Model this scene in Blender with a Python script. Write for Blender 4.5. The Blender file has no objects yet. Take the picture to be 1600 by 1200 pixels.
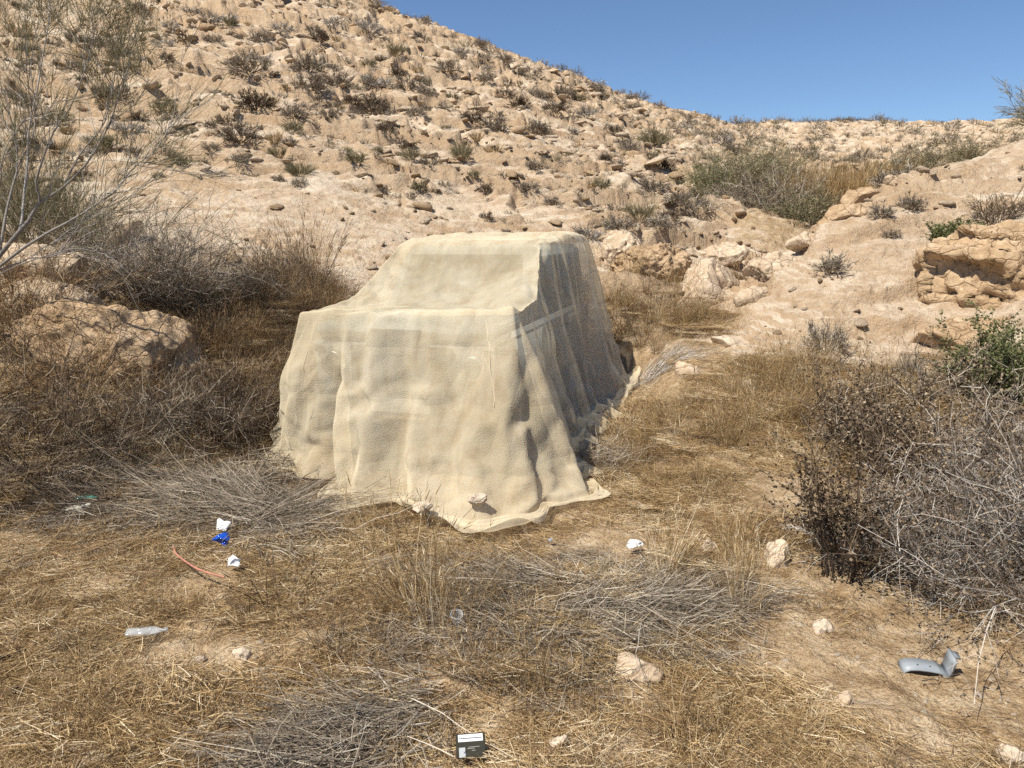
import bpy, bmesh, math, base64, zlib
import numpy as np
from mathutils import Vector, Matrix
R_ = math.radians
scene = bpy.context.scene

# ------------------------------------------------------------------ camera
CAM_H, PITCH, FPX = 1.6, R_(10.0), 1202.0
cam_d = bpy.data.cameras.new('camera'); cam = bpy.data.objects.new('camera', cam_d)
scene.collection.objects.link(cam); scene.camera = cam
cam.location = (0, 0, CAM_H); cam.rotation_euler = (R_(90) - PITCH, 0, 0)
cam_d.sensor_width = 36.0; cam_d.lens = 36.0 * FPX / 1600.0
cam_d.clip_start = 0.05; cam_d.clip_end = 2000.0

# ------------------------------------------------------------------ sky, sun, exposure
SUN_EL = R_(56.0)
SUN_XY = np.array([-0.74, -0.67]); SUN_XY /= np.linalg.norm(SUN_XY)     # horizontal direction towards the sun
world = bpy.data.worlds.new('World'); scene.world = world; world.use_nodes = True
wn = world.node_tree.nodes; wl = world.node_tree.links
sky = wn.new('ShaderNodeTexSky'); sky.sky_type = 'NISHITA'; sky.sun_disc = False
sky.sun_elevation = SUN_EL; sky.sun_rotation = math.atan2(SUN_XY[0], SUN_XY[1])
sky.altitude = 900.0; sky.air_density = 1.0; sky.dust_density = 0.0; sky.ozone_density = 6.0
bg = wn['Background']; bg.inputs['Strength'].default_value = 0.086
wl.new(sky.outputs['Color'], bg.inputs['Color'])
sun_d = bpy.data.lights.new('sun', 'SUN'); sun_d.energy = 4.9; sun_d.angle = R_(0.55); sun_d.color = (1.0, 0.935, 0.81)
sun = bpy.data.objects.new('sun', sun_d); scene.collection.objects.link(sun)
sv = Vector((SUN_XY[0] * math.cos(SUN_EL), SUN_XY[1] * math.cos(SUN_EL), math.sin(SUN_EL)))
sun.rotation_euler = (-sv).to_track_quat('-Z', 'Y').to_euler()
sun.location = sv * 50
vs = scene.view_settings
vs.view_transform = 'Standard'; vs.look = 'None'; vs.gamma = 1.0; vs.use_curve_mapping = False
vs.exposure = 0.50
scene.cycles.use_denoising = False; scene.cycles.max_bounces = 6; scene.cycles.diffuse_bounces = 3; scene.cycles.transparent_max_bounces = 8; scene.cycles.caustics_reflective = False; scene.cycles.caustics_refractive = False

# ------------------------------------------------------------------ small helpers
def rng(seed): return np.random.default_rng(seed)
def smooth(a, b, x):
    t = np.clip((x - a) / (b - a), 0, 1); return t * t * (3 - 2 * t)

def _hash(ix, iy, iz, seed):
    h = (ix.astype(np.int64) * 374761393 + iy.astype(np.int64) * 668265263 + iz.astype(np.int64) * 2147483647 + seed * 974711) & 0xFFFFFFFF
    h = ((h ^ (h >> 13)) * 1274126177) & 0xFFFFFFFF
    h = ((h ^ (h >> 16)) * 2246822519) & 0xFFFFFFFF
    return (h ^ (h >> 15)) & 0xFFFFFFFF

def noise2(x, y, seed=0):
    xi = np.floor(x); yi = np.floor(y); xf = x - xi; yf = y - yi
    u = xf * xf * xf * (xf * (xf * 6 - 15) + 10); v = yf * yf * yf * (yf * (yf * 6 - 15) + 10)
    z0 = np.zeros_like(xi)
    def g(ix, iy, dx, dy):
        a = _hash(ix, iy, z0, seed) * (2 * math.pi / 4294967296.0)
        return np.cos(a) * dx + np.sin(a) * dy
    n00 = g(xi, yi, xf, yf); n10 = g(xi + 1, yi, xf - 1, yf)
    n01 = g(xi, yi + 1, xf, yf - 1); n11 = g(xi + 1, yi + 1, xf - 1, yf - 1)
    return 1.5 * ((n00 * (1 - u) + n10 * u) * (1 - v) + (n01 * (1 - u) + n11 * u) * v)

def noise3(p, seed=0):
    i = np.floor(p); f = p - i
    w = f * f * f * (f * (f * 6 - 15) + 10)
    out = 0
    for dx in (0, 1):
        for dy in (0, 1):
            for dz in (0, 1):
                h = _hash(i[:, 0] + dx, i[:, 1] + dy, i[:, 2] + dz, seed)
                th = (h & 0xFFFF) * (2 * math.pi / 65536.0); cz = ((h >> 16) & 0xFFFF) / 32768.0 - 1
                s = np.sqrt(np.maximum(0, 1 - cz * cz))
                d = np.cos(th) * s * (f[:, 0] - dx) + np.sin(th) * s * (f[:, 1] - dy) + cz * (f[:, 2] - dz)
                out = out + d * (w[:, 0] if dx else 1 - w[:, 0]) * (w[:, 1] if dy else 1 - w[:, 1]) * (w[:, 2] if dz else 1 - w[:, 2])
    return 1.6 * out

def fbm2(x, y, seed=0, octs=4, gain=0.5, lac=2.03):
    a, s = 1.0, 0
    for o in range(octs):
        s = s + a * noise2(x, y, seed + o * 17); x = x * lac + 3.1; y = y * lac - 1.7; a *= gain
    return s
def fbm3(p, seed=0, octs=4, gain=0.5):
    a, s = 1.0, 0
    for o in range(octs):
        s = s + a * noise3(p, seed + o * 17); p = p * 2.03 + 1.3; a *= gain
    return s

def cell2(x, y, seed=0):
    """distance to nearest and second nearest jittered cell point, plus a random value of the nearest cell"""
    xi = np.floor(x); yi = np.floor(y); z0 = np.zeros_like(xi)
    d1 = np.full(x.shape, 9.0); d2 = np.full(x.shape, 9.0); rv = np.zeros(x.shape)
    for dx in (-1, 0, 1):
        for dy in (-1, 0, 1):
            h = _hash(xi + dx, yi + dy, z0, seed)
            px = xi + dx + ((h & 0xFFFF) / 65536.0); py = yi + dy + (((h >> 16) & 0xFFFF) / 65536.0)
            d = np.hypot(px - x, py - y)
            near = d < d1
            d2 = np.where(near, d1, np.minimum(d2, d)); rv = np.where(near, (h % 1000) / 1000.0, rv); d1 = np.where(near, d, d1)
    return d1, d2, rv

def make_mesh(name, verts, faces, mat=None, smooth_shade=False, attrs=None, mat_idx=None):
    """faces: (n,3) or (n,4) int array, or a list of such arrays"""
    if not isinstance(faces, (list, tuple)): faces = [faces]
    faces = [np.asarray(f, dtype=np.int32) for f in faces if len(f)]
    verts = np.ascontiguousarray(verts, dtype=np.float32)
    me = bpy.data.meshes.new(name)
    me.vertices.add(len(verts)); me.vertices.foreach_set('co', verts.ravel())
    loops = np.concatenate([f.ravel() for f in faces]); n = sum(len(f) for f in faces)
    tot = np.concatenate([np.full(len(f), f.shape[1], dtype=np.int32) for f in faces])
    start = np.concatenate([[0], np.cumsum(tot)[:-1]]).astype(np.int32)
    me.loops.add(len(loops)); me.loops.foreach_set('vertex_index', loops)
    me.polygons.add(n); me.polygons.foreach_set('loop_start', start); me.polygons.foreach_set('loop_total', tot)
    if smooth_shade: me.polygons.foreach_set('use_smooth', np.ones(n, dtype=bool))
    for k, v in (attrs or {}).items():
        a = me.attributes.new(k, 'FLOAT', 'POINT'); a.data.foreach_set('value', np.ascontiguousarray(v, dtype=np.float32))
    mats = mat if isinstance(mat, (list, tuple)) else [mat]
    for m in mats:
        if m is not None: me.materials.append(m)
    if mat_idx is not None: me.polygons.foreach_set('material_index', np.ascontiguousarray(mat_idx, dtype=np.int32))
    me.update(calc_edges=True); me.validate()
    return me

def link(name, data, parent=None, loc=None, rot=None, scale=None):
    o = bpy.data.objects.new(name, data); scene.collection.objects.link(o)
    if parent is not None: o.parent = parent
    if loc is not None: o.location = loc
    if rot is not None: o.rotation_euler = rot
    if scale is not None: o.scale = scale
    return o
def tag(o, label=None, cat=None, group=None, kind=None):
    if label: o['label'] = label
    if cat: o['category'] = cat
    if group: o['group'] = group
    if kind: o['kind'] = kind
    return o

# ------------------------------------------------------------------ materials
def nodes_of(name):
    m = bpy.data.materials.new(name); m.use_nodes = True
    nt = m.node_tree; return m, nt, nt.nodes, nt.links, nt.nodes['Principled BSDF']
def N(nodes, typ, **kw):
    n = nodes.new(typ)
    for k, v in kw.items():
        if k in n.inputs: n.inputs[k].default_value = v
        else: setattr(n, k, v)
    return n
def ramp(nodes, stops, interp='LINEAR'):
    r = nodes.new('ShaderNodeValToRGB'); r.color_ramp.interpolation = interp
    el = r.color_ramp.elements
    while len(el) < len(stops): el.new(0.5)
    for e, (p, c) in zip(el, stops): e.position = p; e.color = (*c, 1)
    return r
def mixrgb(nodes, links, fac, a, b, mode='MIX'):
    m = nodes.new('ShaderNodeMix'); m.data_type = 'RGBA'; m.blend_type = mode
    for sock, val in ((m.inputs[0], fac), (m.inputs[6], a), (m.inputs[7], b)):
        if hasattr(val, 'links') or isinstance(val, bpy.types.NodeSocket): links.new(val, sock)
        elif isinstance(val, (int, float)): sock.default_value = val
        else: sock.default_value = (*val, 1)
    return m.outputs[2]
def mathn(nodes, links, op, a, b=0.0, clamp=False):
    m = nodes.new('ShaderNodeMath'); m.operation = op; m.use_clamp = clamp
    for sock, val in ((m.inputs[0], a), (m.inputs[1], b)):
        if isinstance(val, bpy.types.NodeSocket): links.new(val, sock)
        else: sock.default_value = val
    return m.outputs[0]

def plant_mat(name, stops, rough=0.75, hue_jit=0.25, translucent=0.0):
    """ribbon plants: colour from the per-twig attribute 'rnd', shifted a little for each object"""
    m, nt, n, l, b = nodes_of(name)
    at = N(n, 'ShaderNodeAttribute', attribute_name='rnd')
    oi = n.new('ShaderNodeObjectInfo')
    s = mathn(n, l, 'MULTIPLY', mathn(n, l, 'SUBTRACT', oi.outputs['Random'], 0.5), hue_jit)
    f = mathn(n, l, 'ADD', at.outputs['Fac'], s, True)
    r = ramp(n, stops); l.new(f, r.inputs['Fac'])
    l.new(r.outputs['Color'], b.inputs['Base Color'])
    b.inputs['Roughness'].default_value = rough; b.inputs['Specular IOR Level'].default_value = 0.2
    if translucent > 0:
        t = n.new('ShaderNodeBsdfTranslucent'); l.new(r.outputs['Color'], t.inputs['Color'])
        mx = n.new('ShaderNodeMixShader'); mx.inputs[0].default_value = translucent
        l.new(b.outputs[0], mx.inputs[1]); l.new(t.outputs[0], mx.inputs[2])
        l.new(mx.outputs[0], n['Material Output'].inputs['Surface'])
    return m

def rock_mat(name, pale, mid, dark, scale=1.0, bump=0.5, soil=None):
    m, nt, n, l, b = nodes_of(name)
    tc = n.new('ShaderNodeTexCoord'); gp = n.new('ShaderNodeNewGeometry')
    co = gp.outputs['Position'] if soil is not None else tc.outputs['Object']
    def nz(sc, det=6, rough=0.6, dist=0.0):
        t = N(n, 'ShaderNodeTexNoise', Scale=sc * scale, Detail=det, Roughness=rough, Distortion=dist); l.new(co, t.inputs['Vector']); return t.outputs['Fac']
    r1 = ramp(n, [(0.30, dark), (0.44, mid), (0.60, pale), (0.75, tuple(min(1, c * 1.1) for c in pale))])
    l.new(nz(1.3, 5, 0.68, 0.3), r1.inputs['Fac'])
    r2 = ramp(n, [(0.35, tuple(c * 0.55 for c in mid)), (0.52, mid), (0.62, pale)])
    l.new(nz(9, 4, 0.7), r2.inputs['Fac'])
    c = mixrgb(n, l, 0.45, r1.outputs['Color'], r2.outputs['Color'])
    # fine pits and grains of darker stone
    r3 = ramp(n, [(0.28, (0.45, 0.36, 0.27)), (0.42, (1, 1, 1))]); l.new(nz(45, 2, 0.75), r3.inputs['Fac'])
    c = mixrgb(n, l, 0.75, c, r3.outputs['Color'], 'MULTIPLY')
    # fracture lines
    wn_ = N(n, 'ShaderNodeTexNoise', Scale=3.0 * scale, Detail=3); l.new(co, wn_.inputs['Vector'])
    wv_ = n.new('ShaderNodeVectorMath'); wv_.operation = 'MULTIPLY_ADD'; l.new(wn_.outputs['Color'], wv_.inputs[0]); wv_.inputs[1].default_value = (0.22 / scale,) * 3; l.new(co, wv_.inputs[2])
    vo = N(n, 'ShaderNodeTexVoronoi', feature='DISTANCE_TO_EDGE', Scale=2.6 * scale); l.new(wv_.outputs[0], vo.inputs['Vector'])
    ck = ramp(n, [(0.0, (0.42, 0.34, 0.27)), (0.035, (1, 1, 1))]); l.new(vo.outputs['Distance'], ck.inputs['Fac'])
    c = mixrgb(n, l, 0.7, c, ck.outputs['Color'], 'MULTIPLY')
    # bleached tops, ochre stained sides
    sx = n.new('ShaderNodeSeparateXYZ'); l.new(gp.outputs['True Normal'], sx.inputs[0])
    rs = ramp(n, [(0.25, (1, 1, 1)), (0.75, (0, 0, 0))]); l.new(mathn(n, l, 'ADD', sx.outputs['Z'], mathn(n, l, 'MULTIPLY', mathn(n, l, 'SUBTRACT', nz(2.1, 3), 0.5), 1.2)), rs.inputs['Fac'])
    c = mixrgb(n, l, mathn(n, l, 'MULTIPLY', rs.outputs['Color'], 0.6), c, mid)
    l.new(c, b.inputs['Base Color'])
    b.inputs['Roughness'].default_value = 0.93; b.inputs['Specular IOR Level'].default_value = 0.1
    hs = mathn(n, l, 'ADD', nz(14, 4, 0.75), mathn(n, l, 'MULTIPLY', mathn(n, l, 'MINIMUM', vo.outputs['Distance'], 0.05), 9.0))
    bp = N(n, 'ShaderNodeBump', Strength=min(1.0, bump * 1.4), Distance=0.045 / scale); l.new(hs, bp.inputs['Height'])
    l.new(bp.outputs['Normal'], b.inputs['Normal'])
    return m
# ------------------------------------------------------------------ the lie of the land
SP, CP = math.sin(PITCH), math.cos(PITCH)
def pix(px, py, d):
    """point at forward distance d that the photograph shows at (px, py)"""
    u = (px - 800) / FPX; v = (600 - py) / FPX
    return np.array([d * u, d * (CP + v * SP), CAM_H + d * (-SP + v * CP)])

# survey points: (px, py, forward distance, rockiness, soil)
SURVEY = [
 # foreground and valley floor
 (0,1200,2.41,0.1,1),(800,1200,2.41,0.1,1),(1600,1200,2.41,0.1,1),(0,1000,3.15,0.1,1),(400,1000,3.15,0.1,1),(800,1000,3.15,0.1,1),(1250,1000,3.15,0.15,0.75),(1600,1000,3.1,0.1,1),
 (0,850,4.2,0.1,1),(400,850,4.2,0.1,1),(900,850,4.2,0.1,1),(1250,870,3.95,0.1,0.9),(1600,850,3.9,0.1,1),(100,740,5.3,0.1,1),(300,740,5.5,0.1,1),(480,745,5.47,0.1,1),
 (980,700,6.1,0.1,1),(1120,640,6.3,0.1,1),(1250,700,5.3,0.1,1),(1250,600,6.5,0.15,0.9),(1430,650,5.4,0.1,1),(1600,750,4.5,0.1,1),(1600,600,5.7,0.2,0.8),(985,605,7.5,0.1,1),(1080,560,7.7,0.2,0.7),(1000,520,8.6,0.3,0.7),
 (430,650,6.6,0.1,1),(300,650,6.2,0.2,1),(100,620,6,0.2,1),
 # left bank and boulders
 (250,590,6.5,0.4,0.6),(330,560,7,0.3,0.8),(150,500,7,0.5,0.4),(0,520,6.6,0.4,0.5),(0,430,7.6,0.5,0.3),(90,430,7.7,0.5,0.3),(380,500,7.8,0.3,0.9),(470,470,8.3,0.2,0.9),(420,445,8.8,0.2,0.5),
 # smooth slab behind the car
 (230,430,8.8,0.2,0.1),(200,360,10,0.3,0.1),(100,350,10.2,0.4,0.2),(330,410,9.4,0.15,0),(500,420,9.6,0.15,0.1),(400,360,10.4,0.15,0),(560,370,10.8,0.2,0),(300,320,11.2,0.25,0),(500,320,11.8,0.3,0),(700,345,12,0.35,0),(700,410,10.6,0.3,0.2),(850,370,11.6,0.5,0.1),
 # hill
 (0,250,12.5,0.6,0.1),(200,250,13.2,0.6,0),(400,250,13.6,0.6,0),(600,270,13.8,0.7,0),(800,280,15,0.9,0.28),(0,120,18,0.9,0.28),(200,140,18,1,0.30),(400,150,18.3,0.9,0.28),(600,190,18.5,1,0.30),(800,210,20,1,0.30),(950,270,17,1,0.30),
 (0,0,26,1,0.30),(200,30,25.5,1,0.30),(400,50,25.5,1,0.30),(600,100,27,1,0.30),(750,130,29,1,0.30),(900,190,26,1,0.30),(400,-40,34,1,0.34),(200,-80,35,1,0.34),(0,-120,36,1,0.34),
 (480,-25,41,0.9,0.34),(545,0,41,0.9,0.34),(620,27,40,0.9,0.34),(700,52,40,0.9,0.34),(780,83,41,0.9,0.34),(850,105,42,0.9,0.34),(920,131,44,0.9,0.34),(1000,161,48,0.9,0.34),(1050,173,52,0.9,0.34),(1100,185,58,0.9,0.34),
 (1000,200,33,1,0.34),(1050,220,31,1,0.34),(1100,215,43,0.9,0.34),
 # gully, valley head, far ridge
 (940,400,10.6,0.8,0.3),(1000,340,13,0.9,0.2),(1000,270,18.5,1,0.30),(1100,340,14.5,0.8,0.3),(1100,270,22,0.9,0.2),(1200,350,14,0.5,0.7),(1200,305,21,0.5,0.6),(1200,262,34,0.8,0.42),(1200,230,54,0.8,0.42),(1180,194,75,0.8,0.42),(1300,300,22,0.3,0.9),(1300,262,36,0.8,0.42),(1300,225,60,0.8,0.42),(1300,196,90,0.8,0.42),
 (1450,262,38,0.8,0.42),(1450,225,62,0.8,0.42),(1450,196,96,0.8,0.42),(1600,222,65,0.8,0.42),(1600,193,100,0.8,0.42),(1700,190,100,0.8,0.42),(1400,283,25,0.3,0.9),
 (1040,480,9.2,0.7,0.5),(1000,430,10,0.9,0.2),(1110,450,9.9,0.8,0.2),(1130,500,8.9,0.4,0.6),
 # slab on the right
 (1180,440,9.2,0.5,0),(1290,350,10,0.5,0),(1400,287,10.7,0.48,0),(1500,252,11.1,0.48,0),(1600,216,11.3,0.48,0),
 (1200,500,8.4,0.3,0.2),(1280,490,8.1,0.44,0),(1350,420,8.6,0.44,0),(1350,535,7.6,0.44,0.1),(1450,370,9.1,0.44,0),(1420,500,7.9,0.46,0),(1500,330,9.5,0.46,0),(1600,300,9.6,0.46,0),(1600,400,8.2,0.48,0),(1520,450,8.2,0.48,0),(1600,500,7,0.3,0.1),(1450,570,6.7,0.46,0.5),
]
_pts = np.array([pix(a, b, c) for a, b, c, _, _ in SURVEY]); _amp = np.array([s[3] for s in SURVEY]); _soil = np.array([s[4] for s in SURVEY])
# ground the photograph does not show: behind the ridges, to the sides, behind the camera
def _beyond(px, py, d, back, dz):
    p = pix(px, py, d); q = p * 1.0; s = back / math.hypot(p[0], p[1]); q[:2] = p[:2] * (1 + s); q[2] = p[2] + dz; return q
_x = [_beyond(545,0,41,14,.5), _beyond(700,52,40,14,.4), _beyond(850,105,42,14,.4), _beyond(1000,161,48,16,.4), _beyond(1100,185,58,30,2),
      _beyond(1200,195,80,40,1), _beyond(1450,196,96,40,1), _beyond(1600,193,100,40,1),
      _beyond(1180,440,9.2,1.6,-.15), _beyond(1290,350,10,2.2,-.5), _beyond(1400,287,10.7,3,-.6), _beyond(1500,252,11.1,3.5,-.3), _beyond(1600,216,11.3,4,.2), _beyond(1700,180,11.8,4,.4)]
for az, r, z in [(-50,4,.05),(-50,8,1.3),(-50,15,4.0),(-50,30,11.5),(-50,60,19),(-70,5,.3),(-75,15,3.0),(-75,40,9),(-110,6,.3),(-110,30,2),(-180,3,0),(-180,20,-.5),(-180,80,-1),
                 (50,4,.25),(50,8,1.9),(50,15,4.2),(50,40,9),(50,100,16),(75,5,.4),(75,15,2.8),(75,50,6),(110,6,.3),(110,30,2),(180,3,0),(180,20,-.5),(180,80,-1),
                 (-90,1.2,0),(-30,1.2,0),(30,1.2,0),(90,1.2,0),(180,1.2,0),(-180,1.2,0),(-40,160,22),(0,160,19),(35,170,23),(60,160,18),(-75,160,15)]:
    _x.append(np.array([r * math.sin(R_(az)), r * math.cos(R_(az)), z]))
_x = np.array(_x); _pts = np.vstack([_pts, _x]); _amp = np.concatenate([_amp, np.full(len(_x), .6)]); _soil = np.concatenate([_soil, np.where(np.hypot(_x[:, 0], _x[:, 1]) < 6.5, 1.0, 0.0)])
_azl = np.arctan2(_pts[:, 0], _pts[:, 1])
# duplicate the points that lie straight behind at both ends of the azimuth axis
_bk = np.abs(np.abs(_azl) - math.pi) < 1e-4
_azl[_bk] = math.pi
_pts = np.vstack([_pts, _pts[_bk]]); _amp = np.concatenate([_amp, _amp[_bk]]); _soil = np.concatenate([_soil, _soil[_bk]])
_azl = np.concatenate([_azl, np.full(_bk.sum(), -math.pi)])
_r = np.hypot(_pts[:, 0], _pts[:, 1])
_key = np.unique(np.round(np.stack([_azl, np.log(_r)], 1), 5), axis=0, return_index=True)[1]
_U, _W, _S = _azl[_key] * 1.6, np.log(_r[_key]), _pts[_key, 2] / _r[_key]
_amp, _soil = _amp[_key], _soil[_key]
def _phi(d2): return 0.5 * d2 * np.log(d2 + 1e-12)
_n = len(_U)
_K = _phi((_U[:, None] - _U) ** 2 + (_W[:, None] - _W) ** 2) + np.eye(_n) * 4e-4
_Pm = np.stack([np.ones(_n), _U, _W], 1)
_sol = np.linalg.solve(np.block([[_K, _Pm], [_Pm.T, np.zeros((3, 3))]]), np.concatenate([_S, np.zeros(3)]))

CAR_O = np.array([-0.77, 5.2]); CAR_A = R_(16.0)                          # middle of the bonnet's front edge, heading
CAR_R = np.array([math.cos(CAR_A), -math.sin(CAR_A)]); CAR_H = np.array([math.sin(CAR_A), math.cos(CAR_A)])
def car_local(x, y):
    dx = x - CAR_O[0]; dy = y - CAR_O[1]
    return dx * CAR_R[0] + dy * CAR_R[1], dx * CAR_H[0] + dy * CAR_H[1]

def land(x, y):
    """base height, rockiness, soil"""
    x = np.asarray(x, float).ravel(); y = np.asarray(y, float).ravel()
    z = np.empty_like(x); am = np.empty_like(x); so = np.empty_like(x)
    for s in range(0, len(x), 40000):
        xx, yy = x[s:s + 40000], y[s:s + 40000]
        r = np.maximum(np.hypot(xx, yy), 0.3); u = np.arctan2(xx, yy) * 1.6; w = np.log(r)
        d2 = (u[:, None] - _U) ** 2 + (w[:, None] - _W) ** 2
        z[s:s + 40000] = r * (_phi(d2) @ _sol[:_n] + _sol[_n] + _sol[_n + 1] * u + _sol[_n + 2] * w)
        wt = 1.0 / (d2 + 2e-4) ** 2; wt /= wt.sum(1, keepdims=True)
        am[s:s + 40000] = wt @ _amp; so[s:s + 40000] = wt @ _soil
    # the level pad the car stands on
    X, Y = car_local(x, y)
    k = (1 - smooth(0.95, 1.7, np.abs(X))) * smooth(-1.2, -0.3, Y) * (1 - smooth(3.6, 4.6, Y))
    z = z * (1 - k) + k * (0.0 + 0.02 * np.maximum(0, Y - 0.4))
    return z, am, so

def ground_full(x, y):
    sh = np.shape(x)
    x = np.asarray(x, float).ravel(); y = np.asarray(y, float).ravel()
    z, am, so = land(x, y)
    r = np.hypot(x, y)
    near = smooth(1.2, 3.0, r)
    # soil: soft undulation
    soft = near * (0.05 * fbm2(x * 0.9, y * 0.9, 5, 3) + 0.018 * fbm2(x * 5, y * 5, 9, 3))
    # rock: beds of limestone that break off in ledges, lumps and cracks
    bend = fbm2(x * 0.22 + 7, y * 0.22, 31, 4)
    lump = fbm2(x * 0.6, y * 0.9, 41, 5, 0.5)
    fade = 1 - 0.7 * smooth(22, 50, r)
    def beds(zz, thick, warp, wx, wy, sharp, sd):
        """height change that turns an even slope into ledges whose edges run along the contour"""
        hh = zz / thick + warp * noise2(x * wx, y * wy, sd) + 0.35 * warp * noise2(x * wx * 2.7, y * wy * 2.3, sd + 1) + 0.12 * noise2(x * 3.1, y * 3.3, sd + 2)
        fl = np.floor(hh); fr = hh - fl
        jit = 0.5 + 0.3 * noise2(x * 0.4 + fl * 7.7, y * 0.4, sd + 3)
        return (fl + smooth(jit - sharp, jit + sharp, fr) - hh) * thick
    big = beds(z + 0.3 * bend + 0.06 * x, 0.42 + 0.25 * smooth(14, 40, r), 1.1, 0.28, 0.75, 0.07, 47) * smooth(-0.3, 0.4, noise2(x * 0.3, y * 0.3, 59) + 0.3)
    fine = beds(z + 0.2 * bend - 0.05 * x, 0.15 + 0.12 * smooth(14, 40, r), 1.3, 0.45, 1.0, 0.10, 147) * smooth(-0.3, 0.4, noise2(x * 0.45, y * 0.5, 159) + 0.25)
    d1, d2, rv = cell2(x * 0.8 + 0.5 * lump, y * 2.0 + 0.5 * bend, 61)
    blocks = (smooth(0.0, 0.12, d2 - d1) - 1) * 0.06 + (rv - 0.5) * 0.06
    e1, e2, ev = cell2(x * 2.8 + 0.6 * lump, y * 5.2, 67)
    cob = (smooth(0.0, 0.2, e2 - e1) - 1) * 0.03 + (ev - 0.4) * 0.035
    rough = 0.08 * lump * fade + 1.0 * big + 0.9 * fine * (1 - 0.8 * smooth(35, 60, r)) + fade * blocks * smooth(-.2, .5, bend + lump * .5) + 0.6 * fade * cob * smooth(-.4, .4, lump) + 0.018 * fbm2(x * 9, y * 9, 71, 3, 0.6)
    # weathered slab: shallow scallops, thin peeling beds, a few cracks
    k1, k2, kr = cell2(x * 0.75 + 0.5 * lump, y * 0.95 + 0.4 * bend, 161)
    crack = -0.05 * (1 - smooth(0.0, 0.05, k2 - k1)) * smooth(-.1, .3, noise2(x * .5, y * .5, 163))
    peel = beds(z + 0.12 * lump + 0.12 * x, 0.10, 1.2, 0.6, 1.1, 0.12, 171) * smooth(-0.1, 0.5, noise2(x * 0.5 + 3, y * 0.6, 173))
    slab = 0.06 * fbm2(x * 0.8, y * 1.1, 83, 4) + 0.022 * np.abs(fbm2(x * 3.1, y * 5.0, 87, 4, 0.6)) + 1.1 * peel + 1.3 * crack + 0.012 * fbm2(x * 11, y * 13, 89, 3, 0.65)
    a = smooth(0.2, 0.85, am) * (1 - 0.8 * smooth(0.4, 0.9, so))
    zz = z + soft * so + (1 - so) * slab * (1 - a) + a * rough
    return zz.reshape(sh), a.reshape(sh), so.reshape(sh)
def ground_z(x, y): return ground_full(x, y)[0]

def place(px, py, dmin=1.5, dmax=130.0):
    """where the sight line through a pixel of the photograph first meets the ground"""
    d = np.exp(np.linspace(math.log(dmin), math.log(dmax), 900))
    u = (px - 800) / FPX; v = (600 - py) / FPX
    x = d * u; y = d * (CP + v * SP); z = CAM_H + d * (-SP + v * CP)
    g = ground_z(x, y); below = z < g
    i = int(np.argmax(below)) if below.any() else len(d) - 1
    if i > 0:
        t = (z[i - 1] - g[i - 1]) / max(1e-6, (z[i - 1] - g[i - 1]) - (z[i] - g[i])); dd = d[i - 1] + t * (d[i] - d[i - 1])
    else: dd = d[0]
    x, y = dd * u, dd * (CP + v * SP)
    return np.array([x, y, float(ground_z(np.array([x]), np.array([y]))[0])]), dd

# one sheet from the camera's feet to beyond the horizon, finest where the photograph looks
_az = np.concatenate([np.linspace(-180, -46, 60)[:-1], np.linspace(-46, -37, 40)[:-1], np.linspace(-37, 37, 600)[:-1], np.linspace(37, 46, 40)[:-1], np.linspace(46, 180, 60)[:-1]])
_rr = np.concatenate([np.exp(np.linspace(math.log(0.35), math.log(2.0), 24))[:-1], np.exp(np.linspace(math.log(2.0), math.log(60), 900))[:-1], np.exp(np.linspace(math.log(60), math.log(112), 110))[:-1], np.exp(np.linspace(math.log(112), math.log(170), 20)), [230, 330, 600]])
_A, _RR = np.meshgrid(np.radians(_az), _rr)
_X = _RR * np.sin(_A); _Y = _RR * np.cos(_A)
_far = _RR > 172
_Xc = np.where(_far, _X * 170 / _RR, _X); _Yc = np.where(_far, _Y * 170 / _RR, _Y)
_Z, _Ra, _So = ground_full(_Xc, _Yc)
_Z = np.where(_far, _Z - (_RR - 170) * 0.05, _Z)
nr, na = _X.shape
_V = np.stack([_X.ravel(), _Y.ravel(), _Z.ravel()], 1)
_i = np.arange(nr - 1)[:, None] * na + np.arange(na)[None, :]; _j = np.arange(nr - 1)[:, None] * na + (np.arange(na)[None, :] + 1) % na
_F = np.stack([_i, _j, _j + na, _i + na], -1).reshape(-1, 4)[:, ::-1]
_V = np.vstack([_V, [[0, 0, float(_Z[0].mean())]]])
_fan = np.stack([np.arange(na), np.full(na, len(_V) - 1), (np.arange(na) + 1) % na], 1)[:, ::-1]

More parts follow.
